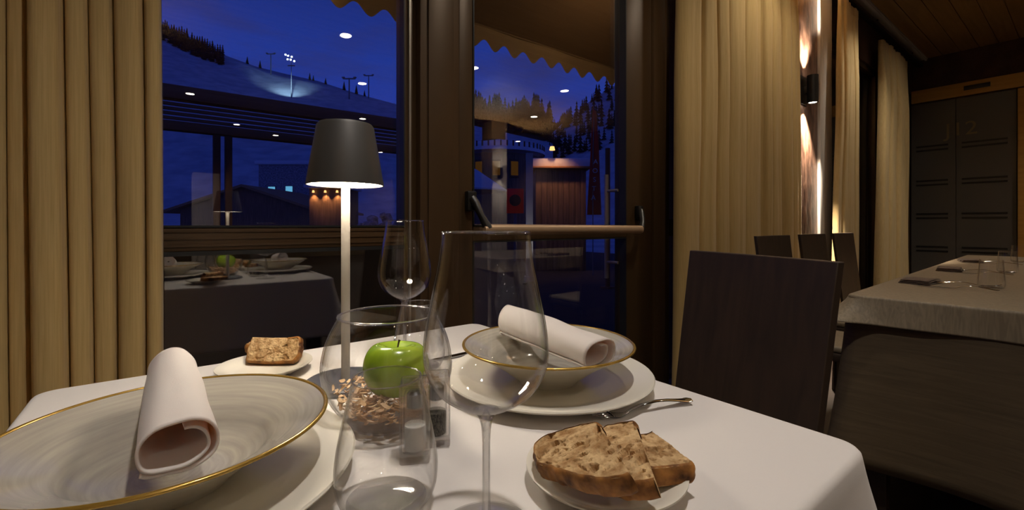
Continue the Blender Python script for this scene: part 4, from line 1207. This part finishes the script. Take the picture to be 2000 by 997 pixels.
# lift pylons
py0 = None
for i, (px, py, h) in enumerate(((529, 115, 6.0), (682, 165, 9), (720, 160, 6.5))):
    base = atd(px, py + (22 if i != 1 else 36), 140)
    if py0 is None:
        py0 = empty('lift_pylon', base)
        MB().cyl((0, 0, -1.5), (0, 0, 5.2), .17, .12, seg=10).build('mast', M['steel'], py0)
        MB().rbox(-1.3, 1.3, -.12, .12, 4.9, 5.15, .02).build('crossarm', M['steel'], py0)
        for sx in (-1.2, 1.2): MB().rbox(sx - .3, sx + .3, -.2, .2, 5.15, 5.4, .05).build('sheave', M['steel'], py0)
        c = py0
    else: c = copy_tree(py0); c.location = base
    c.rotation_euler = (0, 0, ZR); s = h / 6; c.scale = (s, s, s)
    tag(c, ['leftmost ski lift pylon on the crest', 'tallest ski lift pylon on the slope, middle one', 'rightmost ski lift pylon on the crest'][i], 'pylon', 'ski lift pylons')
# floodlight mast
base = atd(569, 196, 125)
t = empty('floodlight_mast', base)
MB().cyl((0, 0, -2), (0, 0, 10.6), .13, .07, seg=10).build('mast', M['steel'], t)
MB().rbox(-1.0, 1.0, -.1, .1, 9.5, 9.8, .02).build('crossarm', M['steel'], t)
for k, (dx, dz) in enumerate(((-1.57, 12.7), (-.86, 12.4), (.14, 12.1), (-1.0, 11.4), (-.14, 11.3), (.86, 10.9))):
    MB().rbox(dx - .2, dx + .2, -.2, .0, dz - .2, dz + .2, .03).build('floodlight', M['whitelamp'], t)
t.rotation_euler = (0, 0, ZR)
tag(t, 'tall floodlight mast with six white lamps on the ski slope', 'floodlight mast')
tp = atd(568, 186, 128)
light('floodlight_beam', 'SPOT', tuple(atd(566, 190, 118) + Vector((0, 0, 4))), 26000, (.45, .75, 1.0), target=tuple(atd(560, 172, 150)), spot_size=math.radians(50), spot_blend=1, shadow_soft_size=.3)

# chalet with brown roof seen low through the left window
def gable(name, pxl, pxr, pyt, pye, d, m_wall, m_roof, label, depth=6.0, over=.5, roof_t=.18):
    a, c = atd(pxl, pye, d), atd(pxr, pye, d); wd = (c - a).length; he = a.z - GZ; ht = atd((pxl + pxr) / 2, pyt, d).z - GZ
    t = empty(name, (a.x, a.y, GZ), ZR)
    poly = [(0, 0), (wd, 0), (wd, he), (wd / 2, ht), (0, he)]
    Mx = Matrix(((1, 0, 0, 0), (0, 0, -1, 0), (0, 1, 0, 0), (0, 0, 0, 1)))
    MB().prism(poly, -depth, 0, M=Mx).build('walls', m_wall, t, smooth=False)
    sl = (ht - he) / (wd / 2)
    for s in (0, 1):
        p = [(-over, he - over * sl), (wd / 2, ht), (wd / 2, ht + roof_t), (-over, he - over * sl + roof_t)] if s == 0 else [(wd / 2, ht), (wd + over, he - over * sl), (wd + over, he - over * sl + roof_t), (wd / 2, ht + roof_t)]
        MB().prism(p, -depth - .5, .5, M=Mx).build('roof_slope', m_roof, t, smooth=False)
    return t, wd, he, ht
t, wd, he, ht = gable('chalet', 352, 606, 366, 408, 32, M['hut'], M['timber'], '', 8, 1.0)
tag(t, 'low brown chalet roof across the square, below the left window pergola', 'chalet')
# plain block with cyan windows
a = atd(505, 350, 45); b_ = atd(600, 350, 45)
t = empty('apartment_block', (a.x, a.y, GZ), ZR); wd = (b_ - a).length; ht = atd(500, 322, 45).z - GZ
MB().rbox(0, wd, 0, 8, 0, ht, .03).build('walls', M['stone'], t, smooth=False)
MB().rbox(-.3, wd + .3, -.3, 8.3, ht, ht + .4, .1).build('snow_roof', M['snowroof'], t)
for (px, py) in ((531, 373), (565, 372), (531, 397), (565, 394)):
    x = (px - 505) / FPX * 45; z = CZ - (py - HY) * 45 / FPX - GZ
    fr = MB().rbox(x - .42, x + .42, -.05, .02, z - .48, z + .48, .01).build('window', M['steel'], t)
    MB().box(x - .34, x + .34, -.07, -.05, z - .40, z + .40).build('pane', M['cyan'], fr, smooth=False)
tag(t, 'distant dark building with four lit blue windows and snowy roof', 'building')
# timber wall with three warm lamps, under the lamp shade in the picture
a = atd(604, 440, 16); b_ = atd(670, 440, 16); wd = (b_ - a).length
t = empty('timber_kiosk', (a.x, a.y, GZ), ZR); ht = atd(604, 368, 16).z - GZ
MB().rbox(0, wd, 0, 1.6, 0, ht, .01).build('walls', M['hut'], t)
MB().rbox(-.1, wd + .1, -.25, 1.7, ht, ht + .12, .02).build('roof', M['snowroof'], t)
for k in range(3):
    x = wd * (.15 + .35 * k)
    MB().lathe([(0, ht - .08), (.03, ht - .08), (.045, ht - .16), (0, ht - .16)], 16, M=Matrix.Translation((x, -.08, 0))).build('spotlight', M['amberlamp'], t)
    light('kiosk_lamp', 'SPOT', (x, -.10, ht - .18), 26, (1.0, .5, .2), rot=(math.radians(12), 0, 0), parent=t, spot_size=math.radians(90), spot_blend=.8, shadow_soft_size=.03)
tag(t, 'small timber kiosk wall with three warm down lamps', 'kiosk')
# rock and snow heap
mb = MB(); rn = random.Random(5)
a = atd(740, 440, 14)
for i in range(70):
    q = rn.uniform(-1, 1); hh_ = (1 - q * q) * .85
    px = Vector((a.x + RX * q * .95 + rn.uniform(-.3, .3) * FX, a.y + RY * q * .95 + rn.uniform(-.3, .3) * FY, GZ + rn.uniform(.2, 1.05) * (hh_ + .55)))
    b = bmesh.new(); bmesh.ops.create_icosphere(b, subdivisions=2, radius=rn.uniform(.10, .2))
    for v in b.verts: v.co *= 1 + .35 * noise.noise(v.co * 9 + Vector((i, 0, 0)))
    mb.merge(b, Matrix.Translation(px))
o = mb.build('rock_heap', M['stone'], smooth=False); tag(o, 'heap of snowy grey rocks outside, right of the lamp', 'rock heap', kind='stuff')

# round chalet with picket balcony and snow roof (door view, left)
c0 = atd(975, 440, 22)
t = empty('round_chalet', (c0.x, c0.y, GZ), ZR)
z_ = lambda py, d=22: CZ - (py - HY) * d / FPX - GZ
MB().lathe([(1.95, 0), (1.95, z_(310))], 48).build('walls', M['hut'], t)
MB().lathe([(2.25, z_(306)), (2.25, z_(300)), (1.6, z_(286)), (0, z_(272)), (0, z_(306))], 48).build('snow_roof', M['snowroof'], t)
for k in range(26):
    an = PI + PI * k / 25
    MB().rbox(-.035, .035, -.02, .02, z_(306), z_(290), .005, M=Matrix.Translation((2.22 * math.cos(an), 2.22 * math.sin(an), 0)) @ Matrix.Rotation(an + PI / 2, 4, 'Z')).build('picket', M['timberv'], t)
for k, an in enumerate((200, 222, 244, 268, 292, 316, 338)):
    a_ = math.radians(an)
    w_ = MB().rbox(-.22, .22, -.03, .03, z_(355), z_(322), .01, M=Matrix.Translation((1.96 * math.cos(a_), 1.96 * math.sin(a_), 0)) @ Matrix.Rotation(a_ + PI / 2, 4, 'Z')).build('window', M['timberv'], t)
    MB().box(-.17, .17, -.04, .04, z_(351), z_(326), M=Matrix.Translation((1.965 * math.cos(a_), 1.965 * math.sin(a_), 0)) @ Matrix.Rotation(a_ + PI / 2, 4, 'Z')).build('pane', M['orange'], w_, smooth=False)
tag(t, 'rounded timber chalet with amber windows and snowy roof outside the door', 'chalet')
# chimney tower behind
a = atd(965, 440, 30)
t = MB().rbox(-.75, .75, -.75, .75, 0, CZ - (240 - HY) * 30 / FPX - GZ, .05).build('stone_tower', M['parapet'], loc=(a.x, a.y, GZ), rz=ZR)
tag(t, 'square dark tower rising behind the round chalet', 'tower')
# snow-laden parasol
a = atd(915, 440, 13)
t = empty('closed_parasol', (a.x, a.y, GZ))
z13 = lambda py: CZ - (py - HY) * 13 / FPX - GZ
MB().lathe([(0, z13(325)), (.25, z13(332)), (1.12, z13(372)), (1.12, z13(375)), (.2, z13(352)), (0, z13(350))], 8).build('canopy', M['snowroof'], t, smooth=False)
MB().cyl((0, 0, 0), (0, 0, z13(350)), .03, seg=10).build('pole', M['steel'], t)
t.name = 'snowy_parasol'
tag(t, 'open parasol capped with snow in front of the round chalet', 'parasol')
# red sign box with dark disc
a = atd(1006, 440, 14); z14 = lambda py: CZ - (py - HY) * 14 / FPX - GZ
t = empty('red_sign', (a.x, a.y, GZ), ZR)
MB().rbox(-.27, .27, -.08, .08, z14(417), z14(369), .015).build('panel', M['redsign'], t)
MB().lathe([(0, 0), (.18, 0), (.18, .03), (0, .03)], 32, M=Matrix.Translation((0, -.08, z14(392))) @ Matrix.Rotation(PI / 2, 4, 'X')).build('disc', M['black'], t)
MB().cyl((0, 0, 0), (0, 0, z14(417)), .04, seg=12).build('post', M['steel'], t)
tag(t, 'square red sign with a dark disc standing outside the door', 'sign')
# white post and hut
a = atd(1034, 440, 9); z9 = lambda py: CZ - (py - HY) * 9 / FPX - GZ
t = empty('terrace_pillar', (a.x, a.y, GZ), ZR)
MB().rbox(-.07, .07, -.07, .07, 0, z9(300), .008).build('shaft', M['plaster'], t)
MB().rbox(-.10, .10, -.10, .10, 0, .12, .01).build('plinth', M['plaster'], t)
light('pillar_uplight', 'SPOT', (-.1, -.55, .1), 26, (1, .95, .9), target=(0, 0, 1.3), parent=t, spot_size=math.radians(60), spot_blend=1, shadow_soft_size=.04)  # spot added to brighten the pillar; no such source is known
MB().cyl((-.1, -.55, 0), (-.1, -.55, .06), .05, seg=16).build('uplight', M['black'], t)
tag(t, 'pale square terrace pillar outside the middle of the door', 'pillar')
a = atd(1046, 440, 11); b_ = atd(1145, 440, 11); wd = (b_ - a).length; z11 = lambda py: CZ - (py - HY) * 11 / FPX - GZ
t = empty('plank_hut', (a.x, a.y, GZ), ZR)
mb = MB()
nb = 9
for k in range(nb): mb.rbox(wd * k / nb + .004, wd * (k + 1) / nb - .004, 0, .04, 0, z11(330), .004)
mb.rbox(0, wd, .04, 2.2, 0, z11(331), .01)
mb.build('plank_walls', M['hut'], t)
MB().rbox(-.1, wd + .1, -.15, 2.3, z11(330), z11(326), .01).build('eaves', M['timber'], t)
MB().rbox(-.12, wd + .12, .05, 2.35, z11(326), z11(308), .06).build('roof_snow', M['snowroof'], t)
MB().lathe([(0, 0), (.05, 0), (.07, -.09), (0, -.09)], 16, M=Matrix.Translation((wd * .32, -.12, z11(308) + .25))).build('lamp_head', M['amberlamp'], t)
light('hut_lamp', 'SPOT', (wd * .32, -.45, z11(300) + .35), 70, (1.0, .5, .22), rot=(math.radians(10), 0, 0), parent=t, spot_size=math.radians(100), spot_blend=.9, shadow_soft_size=.05)
tag(t, 'dark plank hut with snowy roof outside the right half of the door', 'hut')
# flag banner
a = atd(1158, 440, 10); z10 = lambda py: CZ - (py - HY) * 10 / FPX - GZ
t = empty('feather_flag', (a.x, a.y, GZ), ZR)
MB().tube([(.0, 0, 0), (.0, 0, z10(300)), (.03, 0, z10(205))], [.012, .010, .006], 10).build('pole', M['steel'], t)
def flag_f(u, v):
    z = z10(420) + (z10(207) - z10(420)) * v; w = (.06 + .26 * (1 - v) ** .8) if v < .97 else .02
    return (-.13 * (1 - v) ** 1 + w * u, .015 * math.sin(u * 5 + v * 9), z)
o = MB(); o.grid(flag_f, 10, 40); fo = o.build('banner', M['flag'], t, recalc=False, angle=180)
so = fo.modifiers.new('t', 'SOLIDIFY'); so.thickness = .003
M['flagtext'] = mat('white_flag_lettering', lin(220, 220, 225), .8)
for k, chh in enumerate('AOSTA'):
    text('letter', chh, .15, M['flagtext'], (.055 - .012 * k, -.03, z10(312) - .20 * k - .1), (PI / 2, 0, 0), t)
tag(t, 'tall red feather flag with white vertical letters outside the door', 'flag')
a = atd(1187, 440, 8)
t = empty('lamp_post', (a.x, a.y, GZ)); z8 = lambda py: CZ - (py - HY) * 8 / FPX - GZ
MB().cyl((0, 0, 0), (0, 0, z8(290)), .045, seg=12).build('pole', M['timberv'], t); MB().rbox(-.1, .1, -.1, .1, 0, .05, .01).build('foot', M['timberv'], t)
t.name = 'terrace_post'; tag(t, 'slim dark terrace post behind the outside pull handle', 'post')
